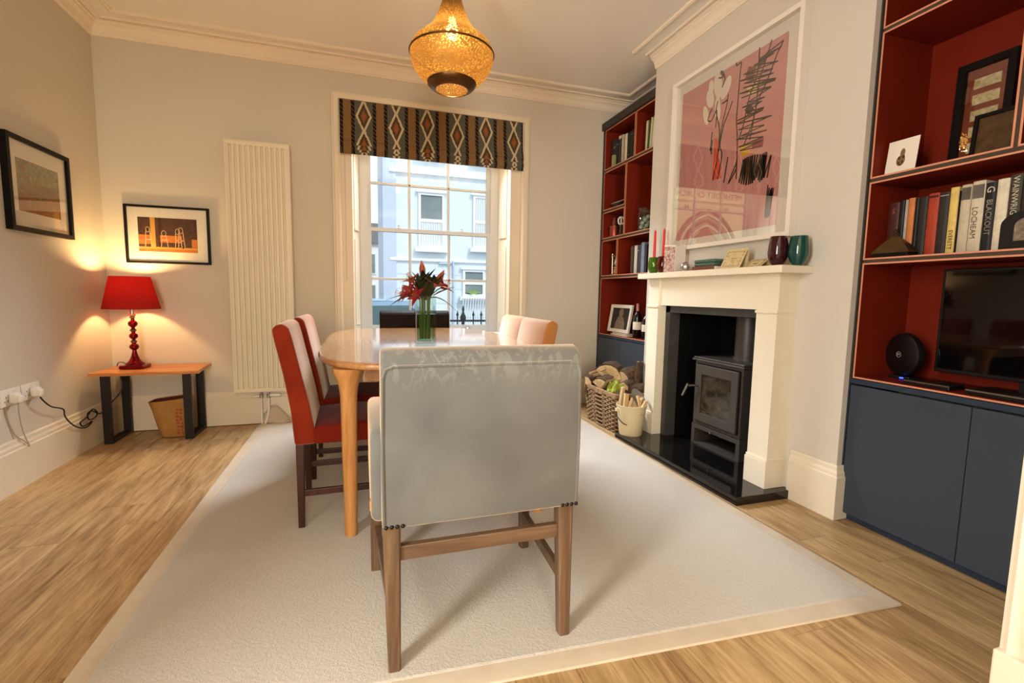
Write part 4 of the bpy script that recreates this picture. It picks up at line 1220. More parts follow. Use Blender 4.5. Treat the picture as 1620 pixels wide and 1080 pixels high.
obj('glass', flat(PC, 1.973, 2.977, 1.413, 2.527, 0.024, 0.026), 'glass', art)

# ================================================================== VASE AND LILIES
VX, VY, VZ = 0.341, 2.66, 0.775
vase = thing('vase', 'square clear glass vase of lilies on the dining table', 'vase', (VX, VY, VZ))
def sq(h, z, c=0.006):
    return [(VX + a, VY + b, z) for a, b in ((-h + c, -h), (h - c, -h), (h, -h + c), (h, h - c), (h - c, h), (-h + c, h), (-h, h - c), (-h, -h + c))]
HO, HI = 0.0535, 0.0475
obj('glass_wall', ring_loft(nb(), [sq(HO, VZ + 0.0005), sq(HO, VZ + 0.27), sq(HI, VZ + 0.27), sq(HI, VZ + 0.022), sq(0.002, VZ + 0.022, 0.0005)], cap=True), 'clear_glass', vase)
M['water'] = thin_glass('vase_water', (236, 244, 232), gloss=0.05)
obj('water', ring_loft(nb(), [sq(HI - 0.0008, VZ + 0.023), sq(HI - 0.0008, VZ + 0.17)]), 'water', vase)

M['stem_green'] = mat('lily_stem_green', (96, 112, 40), 0.5)
M['leaf_green'] = mat('lily_leaf_green', (28, 32, 14), 0.5, var=(20, (40, 46, 20)))
M['petal_orange'] = mat('orange_petal', (164, 70, 36), 0.5, var=(25, (184, 98, 58)))
M['petal_red'] = mat('red_petal', (122, 20, 26), 0.5, var=(25, (150, 48, 46)))
M['petal_pink'] = mat('pink_petal', (164, 76, 74), 0.5, var=(25, (196, 130, 120)))
def blade(bm, a, d, up, L, w, curl=0.3, n=7, cup=0.35):
    """petal or leaf: a cupped tapering sheet with thickness"""
    d = Vector(d).normalized(); up = Vector(up); up = (up - d * up.dot(d)).normalized(); s = d.cross(up)
    top, bot = [], []
    for i in range(n + 1):
        t = i / n
        c = Vector(a) + d * (L * t) - up * (curl * L * t * t)
        ww = w * math.sin(PI * min(0.999, 0.06 + 0.94 * t) ** 0.8) + 0.0006
        row = []
        for k in (-1, -0.5, 0, 0.5, 1):
            row.append(c + s * ww * k + up * (cup * ww * k * k))
        top.append(row); bot.append([p - up * 0.0012 for p in row])
    rings = [tt + bb[::-1] for tt, bb in zip(top, bot)]
    return ring_loft(bm, rings)
def lily(label, head, kind, col, leaves, foot):
    t = thing('lily', label, 'flower', (VX + foot[0], VY + foot[1], VZ + 0.03), group='lilies in the glass vase')
    f = Vector((VX + foot[0], VY + foot[1], VZ + 0.03)); h = Vector(head)
    mid = Vector((VX + (h.x - VX) * 0.28, VY + (h.y - VY) * 0.28, VZ + 0.255))
    pts = smooth_pts([f, f.lerp(mid, 0.5), mid, mid.lerp(h, 0.5) + Vector((0, 0, 0.012)), h], 5)
    obj('stem', tube(nb(), pts, 0.0036, 7), 'stem_green', t, True)
    out = (h - mid).normalized()
    side = out.cross(Vector((0.3, 1, 0.2))).normalized(); up2 = side.cross(out)
    if kind == 'bud':
        for k in range(3):
            a = 2 * PI * k / 3 + 0.5
            n = side * math.cos(a) + up2 * math.sin(a)
            obj('petal', blade(nb(), h - out * 0.012 + n * 0.004, out + n * 0.10, n, 0.085, 0.017, 0.10, cup=-0.5), col, t, True)
    else:
        R = 0.072 if kind == 'open' else 0.058
        for k in range(6):
            a = 2 * PI * k / 6 + 0.3
            n = side * math.cos(a) + up2 * math.sin(a)
            obj('petal', blade(nb(), h - out * 0.01, out * (0.9 if k % 2 else 1.1) + n * 0.75, n * -1 + out, R + 0.012 * (k % 2), 0.017, 0.45, cup=0.3), col, t, True)
        for k in range(4):
            a = 2 * PI * k / 4
            n = side * math.cos(a) + up2 * math.sin(a)
            obj('stamen', tube(nb(), [h, h + out * 0.045 + n * 0.012, h + out * 0.05 + n * 0.014], [0.0012, 0.0012, 0.003], 5), 'petal_orange', t, True)
    for (u, dv, L, w, curl) in leaves:
        p = mid.lerp(h, u)
        obj('leaf', blade(nb(), p, dv, (0, 0, 1), L, w, curl), 'leaf_green', t, True)
up_l = [(0.35, (-0.5, 0.2, 1.0), 0.12, 0.017, 0.1), (0.5, (0.5, -0.3, 1.0), 0.12, 0.018, 0.1), (0.15, (0.2, -0.6, 1.0), 0.13, 0.02, 0.15), (0.6, (-0.1, -0.6, 1.0), 0.10, 0.018, 0.2)]
lily('tallest orange lily bud of the bunch', (0.327, 2.66, 1.165), 'bud', 'petal_orange', up_l, (0.006, 0.01))
lily('orange half-open lily left of the tallest bud', (0.270, 2.655, 1.125), 'half', 'petal_orange', up_l[:3], (-0.012, 0.004))
lily('bright red lily on the left of the bunch', (0.262, 2.63, 1.065), 'open', 'petal_red', [(0.3, (-1, -0.2, 0.15), 0.15, 0.02, 0.5)] + up_l[:1], (-0.022, -0.012))
lily('small pink lily hanging lowest on the left', (0.228, 2.66, 1.05), 'half', 'petal_pink', [(0.1, (-0.9, 0.1, 0.5), 0.15, 0.019, 0.7)], (-0.026, 0.014))
lily('orange lily bud on the right with pointed petals', (0.412, 2.66, 1.125), 'bud', 'petal_orange', up_l, (0.02, 0.008))
lily('pink lily in the middle right of the bunch', (0.385, 2.625, 1.10), 'open', 'petal_pink', up_l[1:], (0.012, -0.016))
lily('dark red lily at the right edge of the bunch', (0.438, 2.665, 1.095), 'half', 'petal_red', [(0.25, (1, 0, 0.55), 0.13, 0.02, 0.1), (0.05, (0.75, -0.2, 0.25), 0.12, 0.018, 1.0)], (0.026, 0.016))
dense = [(0.0, (-0.35, -0.35, 1.0), 0.14, 0.021, 0.1), (0.1, (0.35, 0.2, 1.0), 0.14, 0.022, 0.12), (0.2, (0.1, -0.5, 1.0), 0.13, 0.022, 0.1), (0.3, (-0.45, 0.1, 1.0), 0.13, 0.02, 0.2), (0.4, (0.4, -0.3, 0.9), 0.12, 0.02, 0.25), (0.55, (-0.1, -0.2, 1.0), 0.11, 0.02, 0.05), (0.7, (0.25, 0.1, 1.0), 0.09, 0.018, 0.1)]
def foliage(label, head, foot):
    t = thing('leafy_stem', label, 'leaf stem', (VX + foot[0], VY + foot[1], VZ + 0.03), group='leafy stems in the glass vase')
    f = Vector((VX + foot[0], VY + foot[1], VZ + 0.03)); h = Vector(head)
    mid = Vector((VX + (h.x - VX) * 0.28, VY + (h.y - VY) * 0.28, VZ + 0.245))
    obj('stem', tube(nb(), smooth_pts([f, f.lerp(mid, 0.5), mid, mid.lerp(h, 0.5), h], 5), 0.0036, 7), 'stem_green', t, True)
    for (u, dv, L, w, curl) in dense:
        obj('leaf', blade(nb(), mid.lerp(h, u), dv, (0, 0, 1), L, w, curl), 'leaf_green', t, True)
foliage('dark leafy lily stem at the centre of the vase', (0.335, 2.65, 1.13), (0.0, -0.006))
foliage('dark leafy lily stem leaning left in the vase', (0.295, 2.66, 1.10), (-0.018, 0.02))
foliage('dark leafy lily stem leaning right in the vase', (0.385, 2.66, 1.09), (0.016, 0.026))
lily('dark red lily low in the centre left', (0.292, 2.615, 1.045), 'half', 'petal_red', up_l[1:3], (-0.006, -0.022))

# ================================================================== MANTEL THINGS
MZ = 1.228
M['green_glass'] = mat('green_glass', (118, 168, 40), 0.05, trans=0.75, ior=1.45)
M['red_glass'] = mat('dark_red_glass', (110, 20, 20), 0.06, trans=0.5, ior=1.45)
M['burgundy'] = mat('burgundy_glass', (52, 16, 22), 0.1, coat=0.5)
M['teal'] = mat('teal_glass', (16, 66, 60), 0.1, coat=0.5)
M['red_wax'] = mat('red_wax', (206, 44, 34), 0.5)
GL = [(0.020, 0.0), (0.026, 0.006), (0.040, 0.03), (0.044, 0.055), (0.040, 0.09), (0.034, 0.118), (0.031, 0.118), (0.036, 0.09), (0.039, 0.056), (0.034, 0.03), (0.018, 0.014)]
def holder(y, x, m, label, clab):
    g = tag(obj('candle_holder', lathe(nb(), GL, (x, y, MZ + 0.0005), 20), m, None, True), label, 'candle holder', 'glass candle holders on the mantel')
    tag(obj('candle', lathe(nb(), [(0.011, 0.016), (0.0105, 0.16), (0.008, 0.305), (0.003, 0.312), (0.001, 0.32)], (x, y, MZ), 14), 'red_wax', None, True), clab, 'candle', 'red candles on the mantel')
holder(3.016, 2.05, 'green_glass', 'lime green glass candle holder at the far end of the mantel', 'red taper candle in the green glass holder')
holder(2.915, 2.055, 'red_glass', 'dark red glass candle holder half behind the photo card', 'red taper candle in the dark red glass holder')
M['floral'] = mat('floral_card_print', (132, 60, 66), 0.8, var=(46, (222, 206, 190), 1.5))
M['lilac_paper'] = mat('lilac_grey_paper', (186, 172, 164), 0.85)
card = thing('greeting_card', 'upright floral greeting card beside the candles', 'card', (2.04, 2.79, MZ))
def leaf_card(y0, x0, y1, x1, h, name, m, root, lean=0.0):
    bm = nb()
    d = Vector((y1 - y0, x1 - x0)).normalized(); n = Vector((-d.y, d.x)) * 0.0012
    ring_loft(bm, [[(x0, y0, z), (x1, y1, z), (x1 + n.y, y1 + n.x, z), (x0 + n.y, y0 + n.x, z)] for z in (MZ + 0.0005, MZ + h)])
    return obj(name, bm, m, root)
leaf_card(2.82, 1.996, 2.782, 2.058, 0.185, 'front_leaf', 'paper', card)
leaf_card(2.8185, 1.9945, 2.7815, 2.0555, 0.178, 'floral_print', 'floral', card)
leaf_card(2.782, 2.059, 2.735, 2.105, 0.182, 'back_leaf', 'lilac_paper', card)
o = thing('ornament', 'small round white and silver ornament on the mantel', 'ornament', (2.04, 2.66, MZ))
obj('ball', lathe(nb(), [(0.004, 0.004), (0.022, 0.01), (0.031, 0.03), (0.026, 0.05), (0.012, 0.062), (0.002, 0.065)], (2.045, 2.655, MZ), 16), 'steel', o, True)
obj('foot', lathe(nb(), [(0.02, 0.0005), (0.018, 0.006), (0.01, 0.01)], (2.045, 2.655, MZ), 14), 'white_plastic', o, True)
M['green_box'] = mat('green_leather', (70, 98, 82), 0.5)
M['brown_book'] = mat('brown_cover', (108, 58, 38), 0.6)
bk = thing('small_book', 'small brown book lying flat under the green box', 'book', (2.08, 2.46, MZ))
bm = bx(2.03, 2.125, 2.368, 2.565, MZ + 0.0005, MZ + 0.004); box(bm, 2.03, 2.125, 2.368, 2.565, MZ + 0.023, MZ + 0.027); box(bm, 2.028, 2.032, 2.368, 2.565, MZ + 0.002, MZ + 0.025)
obj('cover', bm, 'brown_book', bk); obj('pages', bx(2.033, 2.122, 2.372, 2.561, MZ + 0.004, MZ + 0.023), 'paper', bk)
gb = thing('spectacle_case', 'green oblong case lying on a brown book', 'case', (2.08, 2.46, MZ + 0.028))
obj('lid', bx(2.035, 2.12, 2.378, 2.56, MZ + 0.048, MZ + 0.068, 0.008, 3), 'green_box', gb, True); obj('base', bx(2.036, 2.119, 2.379, 2.559, MZ + 0.0275, MZ + 0.0475, 0.007, 3), 'green_box', gb, True)
M['lace_card'] = mat('patterned_cream_card', (222, 204, 160), 0.85, var=(70, (190, 164, 112), 1.0))
M['card_ink'] = mat('card_ink', (110, 86, 50), 0.8)
def tent_card(name, label, yc, w, h, x0, depth, sk=0.0):
    t = thing(name, label, 'card', (x0 + depth / 2, yc, MZ))
    top = (x0 + depth / 2, MZ + h)
    for nm, xf in (('front_leaf', x0), ('back_leaf', x0 + depth)):
        bm = nb()
        ring_loft(bm, [[(xf, yc + w / 2, MZ + 0.0005), (xf, yc - w / 2, MZ + 0.0005), (top[0], yc - w / 2 - sk, top[1]), (top[0], yc + w / 2 - sk, top[1])],
                       [(xf + 0.0012, yc + w / 2, MZ + 0.0005), (xf + 0.0012, yc - w / 2, MZ + 0.0005), (top[0] + 0.0012, yc - w / 2 - sk, top[1]), (top[0] + 0.0012, yc + w / 2 - sk, top[1])]])
        obj(nm, bm, 'lace_card', t)
    bm = nb()
    def P(u, v):
        k = v / h
        return (x0 + depth / 2 * k - 0.001, yc - u - sk * k, MZ + v)
    for u0, v0 in [(-w * 0.36 + i * w * 0.12, vv * h) for i in range(7) for vv in (0.14, 0.86)] + [(uu * w, 0.2 * h + j * h * 0.15) for j in range(5) for uu in (-0.38, 0.38)]:
        ribbon(bm, [(u0 - 0.006, v0 - 0.003), (u0, v0 + 0.004), (u0 + 0.006, v0 - 0.002)], 0.0012, P)
    ribbon(bm, [(-0.018, 0.52 * h), (0.018, 0.52 * h)], 0.0014, P); ribbon(bm, [(-0.01, 0.42 * h), (0.01, 0.42 * h)], 0.001, P)
    obj('printed_border', bm, 'card_ink', t)
tent_card('invitation_card', 'cream folded card with a lacy printed border', 2.245, 0.155, 0.112, 2.03, 0.06, 0.03)
tent_card('place_card', 'lower cream folded card beside the burgundy vase', 2.105, 0.12, 0.048, 2.05, 0.09, 0.02)
VS = [(0.02, 0), (0.026, 0.0015), (0.027, 0.006), (0.038, 0.022), (0.047, 0.048), (0.049, 0.066), (0.047, 0.10), (0.042, 0.135), (0.039, 0.150), (0.037, 0.150), (0.044, 0.10), (0.046, 0.066), (0.035, 0.028), (0.018, 0.016)]
tag(obj('tumbler_vase', lathe(nb(), VS, (2.055, 1.935, MZ + 0.0005), 32), 'burgundy', None, True), 'dark burgundy rounded glass vase near the mantel end', 'vase', 'rounded vases on the mantel')
tag(obj('tumbler_vase', lathe(nb(), [(r * 0.98, z * 0.97) for r, z in VS], (2.10, 1.842 + 0.012, MZ + 0.0005), 32), 'teal', None, True), 'dark teal rounded glass vase at the mantel end', 'vase', 'rounded vases on the mantel')

# ================================================================== BOOKS AND SHELF THINGS
BOOKC = {}
def bmat(c):
    k = 'book_%d_%d_%d' % c
    if k not in M:
        M[k] = mat(k, c, 0.55, var=(30, tuple(max(0, int(v * 0.88)) for v in c)))
    return k
def book(label, y0, y1, h, col, xf, z, group, d=0.17, tilt=0.0, band=None, title=None, tcol=(230, 220, 200), tsize=None, patch=None):
    """upright book, spine to the room (-x); modelled round its foot then leaned"""
    yc, w = (y0 + y1) / 2, abs(y1 - y0) * 0.965
    t = thing('book', label, 'book', (xf + d / 2, yc, z + 0.0005), group=group, world=False)
    t.rotation_euler = (tilt, 0, 0)
    m = bmat(col)
    bm = nb()
    s = min(0.0025, w * 0.16)
    box(bm, -d / 2, d / 2, -w / 2, -w / 2 + s, 0, h); box(bm, -d / 2, d / 2, w / 2 - s, w / 2, 0, h)
    sp = [(-d / 2 + 0.001, -w / 2), (-d / 2 - 0.002, -w / 2 + w * 0.12), (-d / 2 - 0.0035, -w * 0.2), (-d / 2 - 0.0035, w * 0.2), (-d / 2 - 0.002, w / 2 - w * 0.12), (-d / 2 + 0.001, w / 2), (-d / 2 + 0.002, w / 2), (-d / 2 + 0.002, -w / 2)]
    prism(bm, sp, 0, h, 'z')
    c = obj('cover', bm, m, t)
    obj('pages', bx(-d / 2 + 0.002, d / 2 - 0.003, -w / 2 + s, w / 2 - s, 0.003, h - 0.004), 'paper', t)
    if band:
        for (b0, b1, bc) in band:
            obj('spine_band', bx(-d / 2 - 0.0042, -d / 2 - 0.001, -w * 0.42, w * 0.42, h * b0, h * b1), bmat(bc), c)
    if title:
        for (txt, pos, sz, tc, off) in title:
            k = bmat(tc)
            text('title', txt, sz, k, frame3((-d / 2 - 0.0046, w * off, h * pos), (0, 0, -1), (0, -1, 0)), c)
    return t

def row(specs, y, xf, z, group, gap=0.0008, d=0.17):
    """specs run from the window end towards the camera (falling y)"""
    for s in specs:
        w = s['w']
        book(s['l'], y - w, y, s['h'], s['c'], xf + s.get('dx', 0), z, group, s.get('d', d), s.get('t', 0.0), s.get('band'), s.get('title'))
        y -= w + gap
S1 = 2.247
row([
    dict(l='slim black book first from the window on the top shelf', w=0.036, h=0.262, c=(30, 28, 24)),
    dict(l='thick dark green book on the top shelf behind the small pale booklet', w=0.05, h=0.25, c=(34, 40, 30), band=[(0.7, 0.76, (120, 116, 90))]),
    dict(l='black book with grey spots on the top shelf', w=0.045, h=0.235, c=(24, 24, 24), band=[(0.8, 0.86, (96, 94, 84))]),
    dict(l='dark blue-black book with white top on the top shelf', w=0.05, h=0.262, c=(40, 40, 48), band=[(0.88, 0.98, (216, 210, 200))]),
    dict(l='tall cream book left of the grey one on the top shelf', w=0.03, h=0.255, c=(196, 182, 152)),
    dict(l='grey-beige narrow book in the middle of the top shelf', w=0.026, h=0.222, c=(150, 138, 116)),
    dict(l='white book beside two black books on the top shelf', w=0.036, h=0.245, c=(220, 210, 188)),
    dict(l='thick black book right of the white one on the top shelf', w=0.05, h=0.24, c=(22, 24, 22), band=[(0.2, 0.22, (110, 104, 80))]),
    dict(l='last thick black book against the top shelf divider', w=0.058, h=0.245, c=(26, 28, 24), band=[(0.86, 0.88, (120, 112, 84))])],
    4.09, 2.262, S1, 'books on the top shelf by the window')
book('small pale green booklet in front of the black books', 3.99, 4.03, 0.105, (150, 156, 96), 2.235, S1, 'books on the top shelf by the window', 0.022)
row([
    dict(l='cream and green book first of the leaning four at the breast', w=0.026, h=0.238, c=(206, 196, 150), t=0.03),
    dict(l='dark green slim book second of the leaning four', w=0.018, h=0.232, c=(64, 78, 42), t=0.05),
    dict(l='pale yellow-green book third of the leaning four', w=0.024, h=0.244, c=(198, 200, 150), t=0.08),
    dict(l='white book leaning last against the breast side of the top shelf', w=0.03, h=0.246, c=(222, 212, 190), t=0.11)],
    3.51, 2.25, S1 + 0.002, 'leaning books at the breast side', gap=0.006)
S2 = 1.873
row([
    dict(l='black book with white dots standing behind the dark dish', w=0.05, h=0.235, c=(24, 22, 24), band=[(0.62, 0.7, (170, 160, 150)), (0.2, 0.26, (150, 140, 130))], dx=0.04),
    dict(l='thin cream book beside the spotted black book', w=0.022, h=0.245, c=(202, 178, 150), dx=0.03)], 3.86, 2.25, S2, 'books behind the dark dish')
dish = thing('dish', 'dark boat-shaped dish on the second far shelf', 'dish', (2.285, 3.97, S2))
M['dark_dish'] = mat('dark_dish_glaze', (30, 26, 24), 0.3)
M['pale_rim'] = mat('pale_dish_rim', (190, 176, 150), 0.4)
def oval(cx, cy, a, b, z, n=28):
    return [(cx + a * math.cos(2 * PI * k / n), cy + b * math.sin(2 * PI * k / n), z + 0.012 * (abs(math.sin(2 * PI * k / n)) ** 6)) for k in range(n)]
obj('bowl', ring_loft(nb(), [oval(2.285, 3.97, 0.02, 0.05, S2 + 0.0005), oval(2.285, 3.97, 0.032, 0.085, S2 + 0.018), oval(2.285, 3.97, 0.04, 0.112, S2 + 0.045), oval(2.285, 3.97, 0.037, 0.107, S2 + 0.045), oval(2.285, 3.97, 0.02, 0.05, S2 + 0.012)]), 'dark_dish', dish, True)
obj('rim', ring_loft(nb(), [oval(2.285, 3.97, 0.0405, 0.113, S2 + 0.044), oval(2.285, 3.97, 0.0405, 0.113, S2 + 0.049), oval(2.285, 3.97, 0.036, 0.106, S2 + 0.049), oval(2.285, 3.97, 0.036, 0.106, S2 + 0.044)], cap=False), 'pale_rim', dish)
S3 = 1.609
M['copper'] = mat('copper_pot', (150, 70, 48), 0.35, metal=0.6)
b = thing('bottle_jar', 'copper-coloured jar with a stopper on the small far shelf', 'jar', (2.29, 4.03, S3))
obj('jar', lathe(nb(), [(0.035, 0.0005), (0.042, 0.006), (0.043, 0.095), (0.046, 0.10), (0.046, 0.108), (0.026, 0.112), (0.02, 0.118)], (2.29, 4.035, S3), 20), 'copper', b, True)
obj('stopper', lathe(nb(), [(0.02, 0.118), (0.021, 0.15), (0.014, 0.165), (0.01, 0.185), (0.004, 0.188)], (2.29, 4.035, S3), 16), 'brown_book', b, True)
w = thing('ornament', 'white knotted ornament on a small dark post', 'ornament', (2.27, 3.88, S3))
obj('post', lathe(nb(), [(0.022, 0.0005), (0.018, 0.01), (0.012, 0.07), (0.014, 0.10)], (2.27, 3.88, S3), 12), 'carcass', w, True)
for k in range(3):
    a = k * PI / 3
    obj('knot_loop', tube(nb(), [(2.27 + 0.03 * math.cos(s) * math.cos(a), 3.88 + 0.03 * math.cos(s) * math.sin(a), S3 + 0.135 + 0.035 * math.sin(s)) for s in [q * PI / 8 for q in range(17)]], 0.006, 6), 'white_plastic', w, True)
j = thing('glass_jar', 'clear glass jar of pale shells on the far bookcase', 'jar', (2.30, 3.54, S3))
obj('jar_wall', lathe(nb(), [(0.045, 0.0005), (0.058, 0.006), (0.06, 0.15), (0.052, 0.165), (0.058, 0.19), (0.055, 0.19), (0.049, 0.165), (0.057, 0.15), (0.055, 0.01)], (2.30, 3.54, S3), 24), 'clear_glass', j, True)
M['shell'] = mat('pale_shell', (214, 208, 190), 0.5); M['shell_green'] = mat('green_shell', (120, 140, 110), 0.5)
for k in range(11):
    a, rr = k * 2.4, 0.028 if k % 3 else 0.006
    c = (2.30 + rr * math.cos(a), 3.54 + rr * math.sin(a), S3 + 0.03 + 0.009 * k)
    obj('shell', lathe(nb(), [(0.003, -0.018), (0.014, -0.012), (0.019, 0), (0.014, 0.012), (0.003, 0.018)], c, 10), 'shell' if k % 3 else 'shell_green', j, True)
book('slim white book standing in the tall cell beside the jar', 3.352, 3.372, 0.41, (206, 184, 164), 2.24, S3, None, 0.16)
S4 = 1.257
car = thing('hurricane_lamp', 'brass and glass lamp on the small lower cell', 'lamp', (2.30, 4.01, S4))
M['brass'] = mat('aged_brass', (150, 120, 70), 0.3, metal=0.8)
obj('base', lathe(nb(), [(0.042, 0.0005), (0.04, 0.012), (0.026, 0.02), (0.022, 0.06), (0.032, 0.068), (0.032, 0.076)], (2.30, 4.01, S4), 18), 'brass', car, True)
obj('chimney', lathe(nb(), [(0.03, 0.076), (0.034, 0.10), (0.03, 0.15), (0.028, 0.175), (0.026, 0.175), (0.028, 0.15), (0.032, 0.10), (0.028, 0.076)], (2.30, 4.01, S4), 18, cap=False), 'clear_glass', car, True)
obj('cap', lathe(nb(), [(0.042, 0.175), (0.044, 0.182), (0.03, 0.198), (0.012, 0.206)], (2.30, 4.01, S4), 18), 'brass', car, True)
obj('stem', tube(nb(), [(2.265, 4.0, S4 + 0.01), (2.262, 4.0, S4 + 0.2)], 0.004, 6), 'steel', car)
row([
    dict(l='brown book first of the lower row beside the mantel', w=0.03, h=0.235, c=(96, 60, 38)),
    dict(l='slim black book between brown and white in the lower row', w=0.024, h=0.24, c=(28, 24, 24)),
    dict(l='thick white book in the lower row beside the mantel', w=0.044, h=0.236, c=(214, 206, 190)),
    dict(l='dark grey book with green title in the lower row', w=0.03, h=0.232, c=(52, 54, 50), band=[(0.8, 0.84, (140, 160, 120))]),
    dict(l='charcoal book next to the blue one in the lower row', w=0.028, h=0.238, c=(60, 58, 56)),
    dict(l='pale blue-grey book in the lower row nearest the mantel', w=0.048, h=0.252, c=(128, 140, 160)),
    dict(l='black book last in the lower row against the breast', w=0.036, h=0.235, c=(26, 26, 30))], 3.66, 2.25, S4, 'books in the lower row of the far bookcase')
S5 = 0.70
# framed photograph, bottles and flat books in the big lower cell
fp = thing('photo_frame', 'pale framed sepia portrait photograph leaning in the big lower cell', 'photo frame', (2.33, 3.885, S5 + 0.026))
M['sepia'] = mat('sepia_photo', (52, 42, 34), 0.7, var=(20, (40, 32, 26)))
M['sepia_light'] = mat('sepia_figure', (150, 132, 110), 0.7, var=(50, (104, 88, 70)))
def PF(a, b, d):
    k = b * 0.16
    return (2.29 - d + k, 3.885 - a, S5 + 0.0265 + b)
frame_bars(fp, PF, -0.185, 0.185, 0.0, 0.255, 0.03, 0.0, 0.018, 'mount')
ph = obj('photo', flat(PF, -0.16, 0.16, 0.02, 0.235, 0.004, 0.007), 'sepia', fp)
bm = nb()
fig = [(-0.085, 0.03), (0.09, 0.03), (0.082, 0.09), (0.05, 0.135), (0.028, 0.15), (0.042, 0.175), (0.04, 0.205), (0.02, 0.22), (-0.015, 0.22), (-0.038, 0.20), (-0.036, 0.17), (-0.02, 0.15), (-0.055, 0.13), (-0.078, 0.08)]
bm.faces.new([bm.verts.new(PF(a, b, 0.0075)) for a, b in fig])
obj('portrait_figure', bm, 'sepia_light', ph)
for k, (c, z, w, lab) in enumerate((((208, 196, 170), 0, 0.21, 'pale flat book lowest under the sepia portrait'), ((150, 110, 82), 1, 0.19, 'brown flat book directly under the sepia portrait'))):
    t = thing('flat_book', lab, 'book', (2.33, 3.80, S5 + 0.0005 + 0.013 * z), group='flat books under the portrait')
    z0 = S5 + 0.0005 + 0.013 * z
    bm = bx(2.25, 2.40, 3.68, 3.68 + w * 1.35, z0, z0 + 0.002); box(bm, 2.25, 2.40, 3.68, 3.68 + w * 1.35, z0 + 0.0105, z0 + 0.0125)
    obj('cover', bm, bmat(c), t); obj('pages', bx(2.253, 2.397, 3.683, 3.677 + w * 1.35, z0 + 0.002, z0 + 0.0105), 'paper', t)
M['wine_glass'] = mat('dark_bottle_glass', (16, 14, 12), 0.06, coat=0.4)
def bottle(y, x, h, label, foil, lab):
    t = thing('wine_bottle', label, 'bottle', (x, y, S5), group='bottles in the far bookcase')
    k = h / 0.29
    obj('glass', lathe(nb(), [(0.034, 0.0005), (0.037, 0.006), (0.037, 0.17 * k), (0.032, 0.192 * k), (0.017, 0.215 * k), (0.0145, 0.225 * k), (0.0145, 0.24 * k)], (x, y, S5), 22), 'wine_glass', t, True)
    obj('foil', lathe(nb(), [(0.0152, 0.226 * k), (0.0152, 0.284 * k), (0.013, 0.29 * k)], (x, y, S5), 16), foil, t, True)
    obj('paper_label', lathe(nb(), [(0.0375, 0.07 * k), (0.0378, 0.071 * k), (0.0378, 0.135 * k), (0.0375, 0.136 * k)], (x, y, S5), 22, cap=False), lab, t, True)
M['foil_pink'] = mat('pink_foil', (176, 120, 104), 0.35, metal=0.5); M['foil_black'] = mat('black_foil', (20, 18, 18), 0.3)
bottle(3.592, 2.30, 0.30, 'dark wine bottle with a pink neck beside the portrait', 'foil_pink', 'paper')
bottle(3.478, 2.315, 0.262, 'dark wine bottle with a black neck at the breast side', 'foil_black', 'paper')
bottle(3.405, 2.40, 0.28, 'wine bottle half hidden behind the black-necked one', 'foil_black', 'mount')

# ---- near bookcase
N3 = 1.252
T = lambda s, p, z, c, o=0.0: [(s, p, z, c, o)]
row([
    dict(l='dark red-brown book first in the near row', w=0.046, h=0.246, c=(70, 26, 22), title=[('THE', 0.85, 0.014, (170, 90, 70), 0.0)]),
    dict(l='black book second in the near row behind the metal bell', w=0.02, h=0.25, c=(24, 20, 20)),
    dict(l='thin white and black book third in the near row', w=0.012, h=0.25, c=(176, 164, 150)),
    dict(l='orange and dark book in the near row behind the metal bell', w=0.026, h=0.254, c=(206, 124, 66), band=[(0.0, 0.2, (60, 30, 20))]),
    dict(l='black slim book right of the orange one', w=0.016, h=0.25, c=(14, 12, 14)),
    dict(l='dark speckled book in the near row', w=0.032, h=0.25, c=(40, 34, 30)),
    dict(l='brick red book with two lines of pale lettering', w=0.04, h=0.258, c=(172, 60, 30), band=[(0.93, 0.965, (70, 20, 16))]),
    dict(l='charcoal book between the red and yellow ones', w=0.036, h=0.255, c=(44, 38, 34), band=[(0.94, 0.955, (170, 160, 140))]),
    dict(l='yellow book lettered EVERETT in the near row', w=0.03, h=0.268, c=(232, 198, 110), title=T('EVERETT', 0.22, 0.02, (60, 40, 20))),
    dict(l='thin black gap book right of the yellow one', w=0.006, h=0.25, c=(18, 14, 14)),  # plain black slab between two spines
    dict(l='pale grey book with a photograph at the top', w=0.034, h=0.27, c=(206, 190, 160), band=[(0.78, 0.96, (92, 84, 76))]),
    dict(l='thick cream book lettered LOCHEAM with a photograph', w=0.042, h=0.276, c=(216, 200, 170), band=[(0.76, 0.95, (104, 96, 86))], title=T('LOCHEAM', 0.42, 0.026, (90, 76, 60), 0.12)),
    dict(l='black book with a white G at the top', w=0.034, h=0.262, c=(22, 20, 20), title=[('G', 0.9, 0.034, (226, 214, 192), 0.0), ('BLACKOUT', 0.5, 0.026, (150, 140, 124), 0.0)]),
    dict(l='plain white book in the near row', w=0.036, h=0.268, c=(232, 218, 190)),
    dict(l='olive and black book lettered in cream', w=0.036, h=0.276, c=(62, 54, 38), title=[('WAINWRIGHT', 0.66, 0.026, (206, 196, 170), 0.0)]),
    dict(l='dark brown slim book near the round black frame', w=0.018, h=0.27, c=(46, 34, 28)),
    dict(l='mustard brown book above the round black frame', w=0.03, h=0.262, c=(120, 92, 46)),
    dict(l='cream book last in view above the round black frame', w=0.03, h=0.266, c=(222, 204, 170)),
    dict(l='grey-green book hidden by the opening edge', w=0.034, h=0.25, c=(90, 96, 84))], 1.574, 2.30, N3, 'books in the near bookcase', d=0.16)
M['bronze_bell'] = mat('aged_bronze', (96, 76, 46), 0.35, metal=0.7, var=(20, (74, 58, 36)))
bell_o = thing('bell', 'bronze pyramid-shaped bell in front of the near books', 'bell', (2.262, 1.51, N3))
